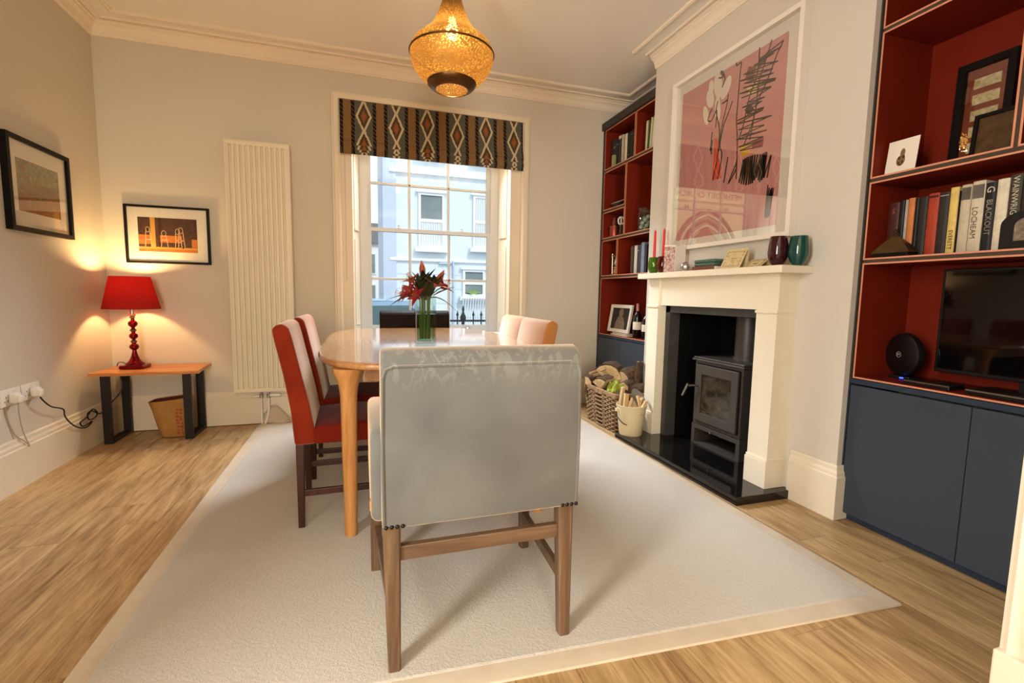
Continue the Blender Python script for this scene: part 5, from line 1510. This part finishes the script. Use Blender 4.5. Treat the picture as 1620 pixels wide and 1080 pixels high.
def sqr(cx, cy, h, z):
    return [(cx - h * 0.42, cy - h, z), (cx + h * 0.42, cy - h, z), (cx + h * 0.42, cy + h, z), (cx - h * 0.42, cy + h, z)]
obj('bell_body', ring_loft(nb(), [sqr(2.262, 1.51, 0.078, N3 + 0.018), sqr(2.262, 1.51, 0.076, N3 + 0.026), sqr(2.262, 1.51, 0.05, N3 + 0.055), sqr(2.262, 1.51, 0.026, N3 + 0.078), sqr(2.262, 1.51, 0.012, N3 + 0.092)]), 'bronze_bell', bell_o)
obj('bell_foot', bx(2.228, 2.296, 1.435, 1.585, N3 + 0.0005, N3 + 0.018, 0.003), 'black_frame', bell_o)
obj('finial', lathe(nb(), [(0.008, 0.092), (0.012, 0.10), (0.006, 0.108), (0.009, 0.116), (0.002, 0.122)], (2.262, 1.51, N3), 10), 'bronze_bell', bell_o, True)
rf = thing('photo_frame', 'small black round-topped photo frame in front of the near books', 'photo frame', (2.26, 1.06, N3))
arch = [(1.145, N3 + 0.0005), (1.145, N3 + 0.09)] + [(1.055 + 0.09 * math.cos(a), N3 + 0.09 + 0.05 * math.sin(a)) for a in [PI * k / 12 for k in range(1, 12)]] + [(0.965, N3 + 0.09), (0.965, N3 + 0.0005)]
obj('frame', prism(nb(), arch, 2.255, 2.272, 'x'), 'black_plastic', rf)
obj('photo', prism(nb(), [(1.055 + (a - 1.055) * 0.55, N3 + 0.03 + (b - N3) * 0.6) for a, b in arch], 2.2535, 2.256, 'x'), 'sepia_light', rf)
N2 = 1.616
cd = thing('greeting_card', 'white card with a skull and moth drawing on the near shelf', 'card', (2.30, 1.53, N2))
def PK(a, b, d):
    return (2.275 - d + b * 0.12 + (0.5 - a) * 0.0, 1.53 - a, N2 + 0.0005 + b)
obj('card_leaf', flat(PK, -0.062, 0.062, 0, 0.152, 0, 0.002), 'paper', cd)
sk = nb()
M['sepia_ink'] = mat('sepia_ink', (128, 96, 60), 0.8); M['sepia_dark'] = mat('dark_sepia_ink', (62, 42, 24), 0.8)
def blob(bm, cx, cy, rx, ry, d):
    bm.faces.new([bm.verts.new(PK(cx + rx * math.cos(2 * PI * k / 14), cy + ry * math.sin(2 * PI * k / 14), d)) for k in range(14)])
blob(sk, 0.002, 0.092, 0.010, 0.02, 0.0022)
blob(sk, -0.002, 0.06, 0.018, 0.024, 0.0022)
dr = obj('drawing', sk, 'sepia_ink', cd)
sk = nb()
for cx, cy, rx, ry in ((-0.010, 0.072, 0.0055, 0.007), (0.008, 0.074, 0.0055, 0.007), (-0.009, 0.05, 0.005, 0.006), (0.005, 0.052, 0.004, 0.007), (-0.002, 0.042, 0.007, 0.003)):
    blob(sk, cx, cy, rx, ry, 0.0024)
obj('drawing_dark', sk, 'sepia_dark', dr)
# shadow-box picture with five slides, and a small frame before it
sb = thing('box_frame', 'dark box frame holding five pale slides on the near shelf', 'picture', (2.5, 1.372, N2))
PSb = lambda a, b, d: (2.505 - d + (b + 0.0895) * 0.03, 1.372 - a, N2 + 0.0005 + b)
frame_bars(sb, PSb, -0.10, 0.10, 0.0, 0.455, 0.028, 0.0, 0.03, 'black_frame')
M['rust_felt'] = mat('rust_felt', (112, 44, 20), 0.9)
obj('backing', flat(PSb, -0.08, 0.08, 0.02, 0.44, 0.002, 0.006), 'rust_felt', sb)
M['slide'] = mat('pearl_slide', (200, 184, 140), 0.3, var=(60, (150, 130, 84)))
for k in range(5):
    z = 0.08 + 0.066 * k
    obj('slide', flat(PSb, -0.046, 0.046, z, z + 0.042, 0.006, 0.010), 'slide', sb)
obj('glass', flat(PSb, -0.075, 0.075, 0.025, 0.43, 0.02, 0.022), 'small_glass', sb)
sf = thing('photo_frame', 'small dark frame leaning before the box frame', 'photo frame', (2.42, 1.25, N2))
PSf = lambda a, b, d: (2.40 - d + b * 0.10, 1.25 - a, N2 + 0.0005 + b)
frame_bars(sf, PSf, -0.095, 0.095, 0.0, 0.20, 0.014, 0.0, 0.014, 'black_frame')
M['dark_photo'] = mat('dark_photo', (52, 34, 18), 0.3, var=(24, (84, 58, 30)))
obj('photo', flat(PSf, -0.085, 0.085, 0.01, 0.19, 0.003, 0.006), 'dark_photo', sf)

# television, router, box and remote
N4 = 0.70
tv = thing('television', 'black flat-screen television in the near bookcase', 'television', (2.44, 1.0, N4))
M['tv_screen'] = mat('tv_glass', (5, 5, 6), 0.04, spec=0.6)
obj('cabinet', bx(2.425, 2.47, 0.695, 1.408, 0.752, 1.200, 0.004), 'black_plastic', tv)
obj('screen', bx(2.4232, 2.4252, 0.71, 1.396, 0.768, 1.190), 'tv_screen', tv)
obj('stand_neck', bx(2.43, 2.46, 0.98, 1.12, 0.712, 0.76), 'black_plastic', tv)
obj('stand_base', bx(2.33, 2.50, 0.86, 1.235, N4 + 0.0005, 0.712, 0.004), 'black_plastic', tv)
obj('stand_trim', bx(2.327, 2.331, 0.87, 1.225, N4 + 0.004, 0.711, 0.001), 'steel', tv)
text('maker_name', 'SONY', 0.016, 'cable_grey', frame3((2.4228, 1.06, 0.7615), (0, -1, 0), (0, 0, 1)), tv)
rt = thing('router', 'black disc-shaped broadband router beside the television', 'router', (2.40, 1.515, N4))
m = Matrix.Translation((2.40, 1.515, N4 + 0.112)) @ Matrix.Rotation(-0.35, 4, 'Z') @ Matrix.Rotation(-PI / 2, 4, 'Y')
bm = lathe(nb(), [(0.02, -0.026), (0.085, -0.024), (0.098, -0.014), (0.102, 0.0), (0.098, 0.014), (0.086, 0.022), (0.02, 0.025)], (0, 0, 0), 40)
bmesh.ops.transform(bm, matrix=m, verts=bm.verts)
obj('disc', bm, 'black_plastic', rt, True)
obj('foot', bx(2.372, 2.428, 1.47, 1.56, N4 + 0.0005, N4 + 0.014, 0.004), 'black_plastic', rt)
bm = tube(nb(), [(0.0125 * math.cos(2 * PI * k / 24), 0.0125 * math.sin(2 * PI * k / 24), 0.0262) for k in range(25)], 0.0009, 5, cap=False)
bmesh.ops.transform(bm, matrix=m, verts=bm.verts)
obj('logo_ring', bm, 'cable_grey', rt)
n3 = (m.to_3x3() @ Vector((0, 0, 1)))
if n3.x > 0:
    n3 = -n3
cpt = Vector((2.40, 1.515, N4 + 0.112)) + n3 * 0.0262
text('logo', 'BT', 0.012, 'cable_grey', frame3(cpt, n3.cross(Vector((0, 0, 1))) * -1, (0, 0, 1)), rt)
M['blue_led'] = mat('blue_led', (40, 70, 255), 0.4, emit=((50, 80, 255), 4.0))
obj('status_light', bx(2.366, 2.371, 1.492, 1.506, N4 + 0.004, N4 + 0.009), 'blue_led', rt)
sbx = thing('media_box', 'flat black media box lying before the television', 'media box', (2.31, 1.33, N4))
obj('case', bx(2.262, 2.36, 1.252, 1.424, N4 + 0.0005, N4 + 0.02, 0.003), 'black_plastic', sbx)
obj('front_trim', bx(2.2605, 2.2622, 1.256, 1.42, N4 + 0.013, N4 + 0.017), 'steel', sbx)
rm = thing('sound_bar', 'slim black bar with a silver edge lying along the shelf front', 'speaker', (2.27, 0.98, N4))
obj('bar_case', bx(2.262, 2.315, 0.70, 1.20, N4 + 0.0005, N4 + 0.022, 0.003), 'black_plastic', rm)
obj('edge_trim', bx(2.260, 2.2625, 0.702, 1.198, N4 + 0.014, N4 + 0.019), 'steel', rm)

# ================================================================== LOG BASKET AND BUCKET
BKX0, BKX1, BKY0, BKY1, BKZ = 1.84, 2.195, 3.12, 3.68, 0.295
M['wicker'] = mat('wicker', (176, 142, 102), 0.7, var=(35, (116, 84, 56)))
M['wicker_dark'] = mat('dark_wicker', (78, 56, 38), 0.75, var=(35, (58, 40, 28)))
bas = thing('log_basket', 'rectangular wicker log basket full of split firewood beside the hearth', 'basket', (2.02, 3.40, 0))
def bas_pt(u, z):
    """u runs round the rounded rectangle; the basket narrows to its foot"""
    k = 0.86 + 0.14 * z / BKZ
    cx, cy = (BKX0 + BKX1) / 2, (BKY0 + BKY1) / 2
    x, y = sup(u, (BKX1 - BKX0) / 2 * k, (BKY1 - BKY0) / 2 * k, 9.0)
    return Vector((cx + x, cy + y, z)), Vector((x, y, 0)).normalized()
NS = 44
us = []
acc = [0.0]
N_ = 720
prev = bas_pt(0, BKZ)[0]
for i in range(1, N_ + 1):
    p = bas_pt(2 * PI * i / N_, BKZ)[0]; acc.append(acc[-1] + (p - prev).length); prev = p
for k in range(NS * 4):
    target = acc[-1] * k / (NS * 4)
    i = next(q for q in range(N_) if acc[q + 1] >= target)
    us.append(2 * PI * (i + (target - acc[i]) / max(1e-9, acc[i + 1] - acc[i])) / N_)
stk = nb()
for k in range(NS):
    pts = [bas_pt(us[k * 4], z)[0] for z in (0.004, 0.1, 0.2, 0.288)]
    tube(stk, pts, 0.005, 5)
tag(obj('stakes', stk, 'wicker_dark', bas), None, None, None, 'stuff')
weave = nb()
rows = 17
for r in range(rows):
    z = 0.012 + r * (BKZ - 0.03) / (rows - 1)
    pts = []
    for k in range(NS * 4 + 1):
        u = us[k % (NS * 4)]
        p, n = bas_pt(u, z)
        off = 0.0085 * math.cos(PI * (k / 4.0 + (r % 2)))
        pts.append(p + n * off)
    tube(weave, pts, 0.0078, 5, cap=False)
tag(obj('weave', weave, 'wicker', bas, True), None, None, None, 'stuff')
for r in range(2):
    z = BKZ - 0.004 + r * 0.013
    obj('rim', tube(nb(), [bas_pt(us[k % (NS * 4)], BKZ)[0] * 1.0 + Vector((0, 0, z - BKZ)) for k in range(0, NS * 4 + 1, 2)], 0.011, 7, cap=False), 'wicker', bas, True)
obj('floor_board', bx(BKX0 + 0.04, BKX1 - 0.04, BKY0 + 0.05, BKY1 - 0.05, 0.004, 0.016), 'wicker_dark', bas)

def log(label, c, axis, L, r, spin, split=3):
    """split log: bark on the round side, pale cut faces; axis is its direction, spin turns it about that"""
    t = thing('log', label, 'log', c, 0, 'firewood in the basket', world=False)
    from mathutils import Quaternion
    t.rotation_mode = 'QUATERNION'
    t.rotation_quaternion = Vector(axis).to_track_quat('Z', 'Y') @ Quaternion((0, 0, 1), spin)
    half = PI * split / 8.0
    n = 8
    arc = [(r * math.cos(-half + 2 * half * k / n) - r * 0.4, r * math.sin(-half + 2 * half * k / n)) for k in range(n + 1)]
    core = [(-r * 0.4 - r * 0.08, r * 0.05)]
    jit = random.Random(sum(ord(q) for q in label))
    bm = nb()
    rings = []
    for z in (-L / 2, -L / 6, L / 6, L / 2):
        dx, dy = jit.uniform(-0.06, 0.06) * r, jit.uniform(-0.06, 0.06) * r
        rings.append([(x * (1 + jit.uniform(-0.05, 0.05)) + dx, y * (1 + jit.uniform(-0.05, 0.05)) + dy, z + jit.uniform(-0.004, 0.004)) for x, y in arc + core])
    ring_loft(bm, rings)
    obj('split_wood', bm, 'cut_wood', t)
    bk = nb()
    ring_loft(bk, [[p for p in R_[:-1]] + [((x + r * 0.4) * 1.09 - r * 0.4, y * 1.09, z) for x, y, z in reversed(R_[:-1])] for R_ in rings])
    obj('bark', bk, 'bark', t)
    return t
log('half-round log with its cut end facing the room', (2.03, 3.50, 0.405), (0.75, 0.66, 0.05), 0.17, 0.125, 2.2, 4)
log('pale split log lying highest at the left of the basket', (1.94, 3.60, 0.40), (0.6, -0.6, 0.45), 0.14, 0.048, 0.6, 3)
log('split log with a square end at the left basket corner', (1.895, 3.615, 0.335), (0.8, 0.5, 0.1), 0.15, 0.055, 2.6, 3)
log('wedge log across the front of the basket pile', (1.915, 3.44, 0.345), (0.85, 0.5, 0.15), 0.15, 0.085, 1.4, 2)
log('thin pale split log leaning on the half-round log', (1.93, 3.53, 0.405), (0.35, -0.75, 0.3), 0.15, 0.034, 1.0, 3)
log('bark-covered log standing at the left basket rim', (1.878, 3.62, 0.285), (0.2, 0.1, 1.0), 0.16, 0.05, 3.3, 4)
log('dark round log behind the half-round one', (2.10, 3.35, 0.40), (0.9, 0.3, 0.2), 0.15, 0.06, 3.6, 6)
log('tall pale stick-like log standing upright by the navy door', (2.135, 3.29, 0.40), (0.12, 0.02, 1.0), 0.27, 0.032, 3.4, 4)
log('brown log lying along the near rim of the basket', (2.06, 3.24, 0.315), (0.9, -0.25, 0.05), 0.20, 0.05, 2.8, 5)
log('short log with a pale end beside the lime glove', (2.03, 3.27, 0.36), (0.8, 0.55, 0.1), 0.13, 0.042, 2.0, 4)
log('bottom log seen between the upper ones', (1.99, 3.36, 0.265), (0.1, 1, 0.05), 0.30, 0.07, 2.4, 4)
log('second bottom log behind the front wedge', (2.08, 3.42, 0.26), (-0.1, 1, 0.0), 0.30, 0.07, 1.9, 4)
M['lime_cloth'] = mat('lime_cloth', (176, 186, 70), 0.85, var=(20, (150, 160, 54)))
cl = nb()
rowsc = []
for i in range(13):
    u = i / 12.0 - 0.5
    rr = []
    for jv in range(13):
        v = jv / 12.0 - 0.5
        x = 1.915 + 0.02 * math.sin(9 * u) - 0.02 * max(0, v) + 0.035 * (0.5 - v)
        y = 3.30 + u * 0.125 * (1.1 - max(0, v) * 1.3) + 0.012 * math.sin(14 * v)
        z = 0.352 - 0.16 * max(0, v) - 0.05 * u * u + 0.014 * math.sin(16 * u + 5 * v) + (0.02 if v < 0 else 0)
        rr.append((x - 0.06 * max(0, v), y, z))
    rowsc.append(rr)
ring_loft(cl, rowsc, closed=False)
clo = tag(obj('glove', cl, 'lime_cloth', None, 'all'), 'crumpled lime green cloth glove draped over the basket rim', 'glove')
sm = clo.modifiers.new('thick', 'SOLIDIFY'); sm.thickness = 0.006

BUX, BUY, BUZ = 1.892, 2.985, 0.0455
M['cream_enamel'] = mat('cream_enamel', (226, 208, 166), 0.4)
bu = thing('bucket', 'cream enamel bucket of kindling standing on the hearth', 'bucket', (BUX, BUY, BUZ))
obj('pail', lathe(nb(), [(0.080, 0.0), (0.083, 0.004), (0.108, 0.215), (0.112, 0.218), (0.112, 0.224), (0.106, 0.224), (0.104, 0.215), (0.079, 0.01)], (BUX, BUY, BUZ), 36), 'cream_enamel', bu, True)
hp = [(BUX - 0.108, BUY + 0.02, BUZ + 0.185), (BUX - 0.122, BUY - 0.0, BUZ + 0.15), (BUX - 0.112, BUY - 0.06, BUZ + 0.11), (BUX - 0.085, BUY - 0.085, BUZ + 0.095)]
obj('handle', tube(nb(), smooth_pts(hp), 0.0035, 6), 'black_steel', bu, True)
obj('ear', bx(BUX - 0.118, BUX - 0.10, BUY + 0.012, BUY + 0.034, BUZ + 0.172, BUZ + 0.196, 0.003), 'cream_enamel', bu)
ld_ = thing('lid', 'round grey metal lid standing in the kindling bucket', 'lid', (1.955, 2.975, 0.30))
m = Matrix.Translation((1.955, 2.985, 0.30)) @ Matrix.Rotation(0.9, 4, 'X') @ Matrix.Rotation(0.5, 4, 'Y')
bm = lathe(nb(), [(0.004, 0.012), (0.06, 0.010), (0.088, 0.003), (0.09, 0.0), (0.088, -0.002), (0.004, 0.004)], (0, 0, 0), 32)
bmesh.ops.transform(bm, matrix=m, verts=bm.verts)
M['grey_metal'] = mat('grey_metal', (120, 114, 104), 0.4, metal=0.7)
obj('lid_disc', bm, 'grey_metal', ld_, True)
bm = tube(nb(), [(-0.015, 0, 0.012), (-0.012, 0, 0.025), (0.012, 0, 0.025), (0.015, 0, 0.012)], 0.003, 6)
bmesh.ops.transform(bm, matrix=m, verts=bm.verts)
obj('lid_grip', bm, 'grey_metal', ld_, True)
for k, (x, y, z, L, w_, rx, ry, rz, lab) in enumerate((
        (1.835, 3.035, 0.29, 0.20, 0.034, 0.05, 0.1, 0.4, 'tallest kindling stick at the left of the bucket'),
        (1.85, 3.0, 0.262, 0.17, 0.036, -0.05, 0.12, 0.2, 'flat pale kindling stick beside the tallest one'),
        (1.862, 2.965, 0.25, 0.15, 0.03, 0.25, 0.2, 0.9, 'orange-brown kindling stick at the bucket front'),
        (1.92, 2.925, 0.27, 0.15, 0.03, -0.5, 0.3, 0.3, 'forked kindling stick at the right of the bucket'),
        (1.945, 2.95, 0.262, 0.14, 0.034, 0.3, -0.4, 0.5, 'short kindling stick under the grey lid'),
        (1.90, 2.98, 0.245, 0.14, 0.03, 1.3, 0.2, 0.6, 'kindling stick lying across the bucket'),
        (1.93, 2.90, 0.255, 0.12, 0.028, 0.2, 0.4, 0.1, 'pale kindling stick against the bucket rim nearest the stove'))):
    t = cbox(nb(), (0, 0, 0), (w_, w_ * 0.6, L), 0.002, 1)
    o = tag(obj('kindling_stick', t, 'cut_wood'), lab, 'kindling', 'kindling in the bucket')
    o.location = (x, y, z); o.rotation_euler = (rx, ry, rz)

# ================================================================== OUTSIDE, SEEN THROUGH THE WINDOW
GZ = -0.56
M['asphalt'] = mat('asphalt', (150, 150, 150), 0.9, var=(3, (136, 136, 138)))
M['pavement'] = mat('pavement_stone', (190, 188, 184), 0.9)
M['blue_render'] = mat('pale_blue_render', (222, 236, 242), 0.9, var=(1.2, (216, 230, 240)))
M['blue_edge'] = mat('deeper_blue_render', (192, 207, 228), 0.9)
M['white_stone'] = mat('white_painted_stone', (236, 240, 242), 0.8)
M['dark_pane'] = mat('dark_window_pane', (112, 126, 130), 0.5, spec=0.3, var=(1.5, (138, 152, 154)))
M['curtain'] = mat('white_curtain', (224, 230, 232), 0.9)
M['church_stone'] = mat('yellow_church_stone', (248, 226, 164), 0.9, var=(1.5, (240, 214, 148)))
M['tympanum'] = mat('red_carved_panel', (206, 120, 84), 0.9, var=(8, (160, 70, 50)))
M['church_dark'] = mat('dark_carved_stone', (140, 92, 60), 0.9)
M['iron'] = mat('black_iron', (52, 56, 60), 0.6)
M['car_blue'] = mat('blue_car_paint', (150, 182, 214), 0.3, coat=0.5)
M['car_glass'] = mat('car_glass', (88, 112, 120), 0.25)
M['rubber'] = mat('tyre_rubber', (34, 34, 36), 0.8)
M['slate_roof'] = mat('slate_roof', (120, 124, 132), 0.8)
struct('ground', bx(-40, 30, 4.62, 60, GZ - 0.2, GZ), 'asphalt', 'grey street outside the window')
struct('pavement', bx(-40, 30, 5.6, 7.0, GZ, GZ + 0.12), 'pavement', 'stone pavement outside the railings')

def sash_out(house, x0, x1, z0, z1, y, curtain):
    y -= 0.055
    f = nb()
    w = 0.07
    box(f, x0, x0 + w, y - 0.02, y + 0.05, z0, z1); box(f, x1 - w, x1, y - 0.02, y + 0.05, z0, z1)
    box(f, x0 + w, x1 - w, y - 0.02, y + 0.05, z1 - w, z1); box(f, x0 + w, x1 - w, y - 0.02, y + 0.05, z0, z0 + w)
    zm = (z0 + z1) / 2
    box(f, x0 + w, x1 - w, y - 0.01, y + 0.05, zm - 0.045, zm + 0.045)
    wn = obj('window', f, 'white_stone', house)
    obj('pane', bx(x0 + w, x1 - w, y + 0.02, y + 0.03, zm + 0.045, z1 - w), 'dark_pane' if curtain != 'full' else 'curtain', wn)
    obj('pane', bx(x0 + w, x1 - w, y + 0.02, y + 0.03, z0 + w, zm - 0.045), 'curtain' if curtain else 'dark_pane', wn)
    if curtain:
        bm = nb()
        n = 9
        for k in range(n):
            x = x0 + w + (x1 - x0 - 2 * w) * (k + 0.5) / n
            top = zm - 0.05 if curtain != 'full' else z1 - w
            tube(bm, [(x, y + 0.012, z0 + w), (x, y + 0.012, top)], 0.022, 5)
        obj('curtain', bm, 'curtain', wn)
    obj('window_sill', bx(x0 - 0.1, x1 + 0.1, y - 0.16, y + 0.02, z0 - 0.12, z0), 'white_stone', wn)
    obj('hood', bx(x0 - 0.07, x1 + 0.07, y - 0.06, y + 0.02, z1, z1 + 0.07), 'white_stone', wn)

HY = 14.0
house = thing('town_house', 'pale blue rendered town house across the street', 'house', (6, HY + 4, GZ))
obj('front_wall', bx(0.80, 14, HY, HY + 0.3, GZ, 9.0), 'blue_render', house)
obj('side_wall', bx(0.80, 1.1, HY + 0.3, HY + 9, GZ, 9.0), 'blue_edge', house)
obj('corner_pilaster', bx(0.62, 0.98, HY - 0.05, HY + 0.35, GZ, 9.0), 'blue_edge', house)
obj('string_course', bx(0.8, 14, HY - 0.07, HY, 1.98, 2.06), 'white_stone', house)
obj('string_course', bx(0.8, 14, HY - 0.10, HY, 4.42, 4.52), 'white_stone', house)
for k in range(5):
    obj('ashlar_joint', bx(0.98, 14, HY - 0.006, HY + 0.001, 1.60 - k * 0.42, 1.615 - k * 0.42), 'blue_edge', house)
sash_out(house, 1.60, 2.35, 2.36, 3.92, HY, 'half')
sash_out(house, 3.20, 3.95, 2.42, 3.95, HY, 'full')
sash_out(house, 1.60, 2.35, 5.0, 6.6, HY, 'half')
sash_out(house, 3.20, 3.95, 5.0, 6.6, HY, 'half')
sash_out(house, 2.90, 3.58, 0.98, 1.78, HY, None)
bal = thing('balcony', 'white wrought iron window balcony on the blue house', 'balcony', (3.25, HY - 0.25, 0.0))
bm = nb()
for z in (0.05, 0.92):
    box(bm, 2.86, 3.66, HY - 0.29, HY - 0.25, z, z + 0.035)
obj('rail', bm, 'white_stone', bal)
for k in range(11):
    x = 2.88 + 0.076 * k
    obj('baluster', tube(nb(), [(x, HY - 0.27, 0.06), (x + 0.02, HY - 0.27, 0.3), (x - 0.02, HY - 0.27, 0.6), (x, HY - 0.27, 0.93)], 0.014, 5), 'white_stone', bal)
obj('floor_slab', bx(2.86, 3.66, HY - 0.30, HY, 0.0, 0.05), 'white_stone', bal)
pl = thing('window_plant', 'small yellow-green plant on the balcony window sill', 'plant', (3.22, HY - 0.12, 0.98))
M['lime_leaf'] = mat('lime_leaves', (196, 220, 120), 0.7)
pb = nb()
for k in range(14):
    a = k * 2.4
    blade(pb, (3.22, HY - 0.10, 1.0), (math.cos(a) * 0.7, math.sin(a) * 0.3, 0.8), (0, 0, 1), 0.22, 0.05, 0.4, 4)
obj('leaves', pb, 'lime_leaf', pl); obj('pot', lathe(nb(), [(0.05, 0.0), (0.07, 0.07)], (3.22, HY - 0.10, 0.98), 12), 'white_stone', pl)
pp_ = thing('drain_pipe', 'grey drain pipe on the blue house front', 'pipe', (2.62, HY - 0.05, GZ))
obj('pipe', tube(nb(), smooth_pts([(2.2, HY - 0.06, 1.93), (2.5, HY - 0.06, 1.93), (2.62, HY - 0.06, 1.8), (2.62, HY - 0.06, GZ)]), 0.03, 8), 'blue_edge', pp_)

back = thing('terrace_house', 'distant pale terrace house left of the blue house', 'house', (-0.2, 27, GZ))
obj('wall', bx(-1.6, 1.05, 26, 33, GZ, 3.6), 'white_stone', back)
obj('roof', prism(nb(), [(-1.7, 3.6), (1.1, 3.6), (0.9, 4.6), (-1.5, 4.6)], 25.8, 33.2, 'y'), 'slate_roof', back)
for z0 in (0.4, 2.0):
    wn = obj('window', bx(0.1, 0.8, 25.95, 26.02, z0, z0 + 1.1), 'white_stone', back); obj('pane', bx(0.17, 0.73, 25.93, 25.96, z0 + 0.07, z0 + 1.03), 'dark_pane', wn)

# chapel further along the street, seen only in the glass of the big picture
CHY, CHX0, CHX1 = 12.5, -7.45, -2.6
acx = -6.0
ch_ = thing('chapel', 'yellow stone chapel with a pointed arch, mirrored in the picture glass', 'church', (-5, CHY, GZ))
obj('front_wall', bx(CHX0, CHX1, CHY, CHY + 0.6, GZ, 8), 'church_stone', ch_)
def arch_band(w, th, depth, m, zc=2.3):
    def pts(w):
        L = []
        R_ = 1.28 * w                         # two arcs struck from beyond the centre make the point
        a1 = math.acos((R_ - w) / R_)
        for k in range(15):
            a = a1 * k / 14
            L.append((acx - w + R_ - R_ * math.cos(a), zc + R_ * math.sin(a)))
        return [(acx - w, GZ)] + L + [(2 * acx - x, z) for x, z in reversed(L[:-1])] + [(acx + w, GZ)]
    A_, B_ = pts(w), pts(w - th)
    rings = [[(a[0], CHY, a[1]), (b[0], CHY, b[1]), (b[0], CHY - depth, b[1]), (a[0], CHY - depth, a[1])] for a, b in zip(A_, B_)]
    obj('arch_moulding', ring_loft(nb(), rings), m, ch_)
for k, w in enumerate((1.2, 1.08, 0.94, 0.82, 0.68)):
    arch_band(w, 0.05, 0.12 - 0.015 * k, 'church_dark' if k % 2 == 0 else 'church_stone')
obj('tympanum', prism(nb(), [(acx - 0.34, 2.75), (acx + 0.34, 2.75), (acx + 0.22, 3.1), (acx, 3.32), (acx - 0.22, 3.1)], CHY - 0.03, CHY, 'y'), 'tympanum', ch_)
obj('door_recess', bx(acx - 0.6, acx + 0.6, CHY - 0.02, CHY + 0.01, GZ, 2.3), 'church_dark', ch_)
for z, m in ((4.02, 'church_stone'), (4.42, 'church_dark'), (4.56, 'church_stone')):
    obj('string_course', bx(CHX0, CHX1, CHY - 0.06, CHY, z, z + 0.035), m, ch_)
text('lettering', 'METHODIST CHURCH', 0.25, 'church_dark', frame3((acx - 0.1, CHY - 0.012, 4.22), (1, 0, 0), (0, 0, 1)), ch_)
text('date', '18', 0.2, 'church_dark', frame3((acx - 0.75, CHY - 0.012, 3.82), (1, 0, 0), (0, 0, 1)), ch_)
text('date', '66', 0.2, 'church_dark', frame3((acx + 0.75, CHY - 0.012, 3.82), (1, 0, 0), (0, 0, 1)), ch_)
for x in (acx - 1.0, acx + 0.1, acx + 1.0):
    obj('window', bx(x - 0.25, x + 0.25, CHY - 0.02, CHY + 0.02, 4.72, 5.8), 'dark_pane', ch_)
nx = thing('white_house', 'pale house beyond the chapel, mirrored in the picture glass', 'house', (-9, CHY + 0.4, GZ))
obj('front_wall', bx(-13, -7.5, CHY + 0.2, CHY + 0.8, GZ, 7), 'blue_render', nx)
obj('window', bx(-8.3, -7.8, CHY + 0.17, CHY + 0.22, 2.6, 4.0), 'dark_pane', nx)

# railings before the house and a parked car
rl = thing('iron_railing', 'black iron railing with spear heads below the window', 'railing', (1.6, 6.0, GZ))
for z in (0.60, 0.70):
    obj('rail', bx(0.95, 4.2, 5.99, 6.01, z, z + 0.025), 'iron', rl)
for k in range(20):
    x = 1.18 + 0.105 * k
    if k == 1:
        obj('post', lathe(nb(), [(0.02, GZ), (0.02, 0.70), (0.035, 0.72), (0.04, 0.76), (0.02, 0.80), (0.012, 0.83), (0.018, 0.86), (0.002, 0.91)], (x - 0.03, 6.0, 0), 10), 'iron', rl, True)
        continue
    obj('spear', lathe(nb(), [(0.008, GZ), (0.008, 0.77), (0.018, 0.79), (0.009, 0.81), (0.001, 0.85)], (x, 6.0, 0), 8), 'iron', rl, True)
car = thing('parked_car', 'blue car parked across the street', 'car', (0.2, 9.2, GZ))
body = [(-2.0, GZ + 0.35), (-2.05, GZ + 0.75), (-1.75, GZ + 0.95), (-0.9, GZ + 1.03), (-0.35, GZ + 1.45), (0.9, GZ + 1.47), (1.55, GZ + 1.05), (2.05, GZ + 0.92), (2.1, GZ + 0.4), (1.9, GZ + 0.3), (-1.85, GZ + 0.3)]
car_x = -0.05
obj('body', prism(nb(), [(car_x + q, z) for q, z in body], 8.5, 10.1, 'y'), 'car_blue', car)
obj('side_glass', prism(nb(), [(car_x - 0.75, GZ + 1.06), (car_x - 0.28, GZ + 1.38), (car_x + 0.85, GZ + 1.40), (car_x + 1.35, GZ + 1.08)], 8.485, 8.5, 'y'), 'car_glass', car)
obj('roof', bx(car_x - 0.34, car_x + 0.9, 8.55, 10.05, GZ + 1.46, GZ + 1.50, 0.02), 'car_blue', car)
for dx in (-1.3, 1.35):
    bm = lathe(nb(), [(0.1, -0.1), (0.3, -0.1), (0.32, -0.06), (0.32, 0.06), (0.3, 0.1), (0.1, 0.1)], (0, 0, 0), 20)
    bmesh.ops.transform(bm, matrix=Matrix.Translation((car_x + dx, 8.56, GZ + 0.32)) @ Matrix.Rotation(PI / 2, 4, 'X'), verts=bm.verts)
    obj('wheel', bm, 'rubber', car, True)
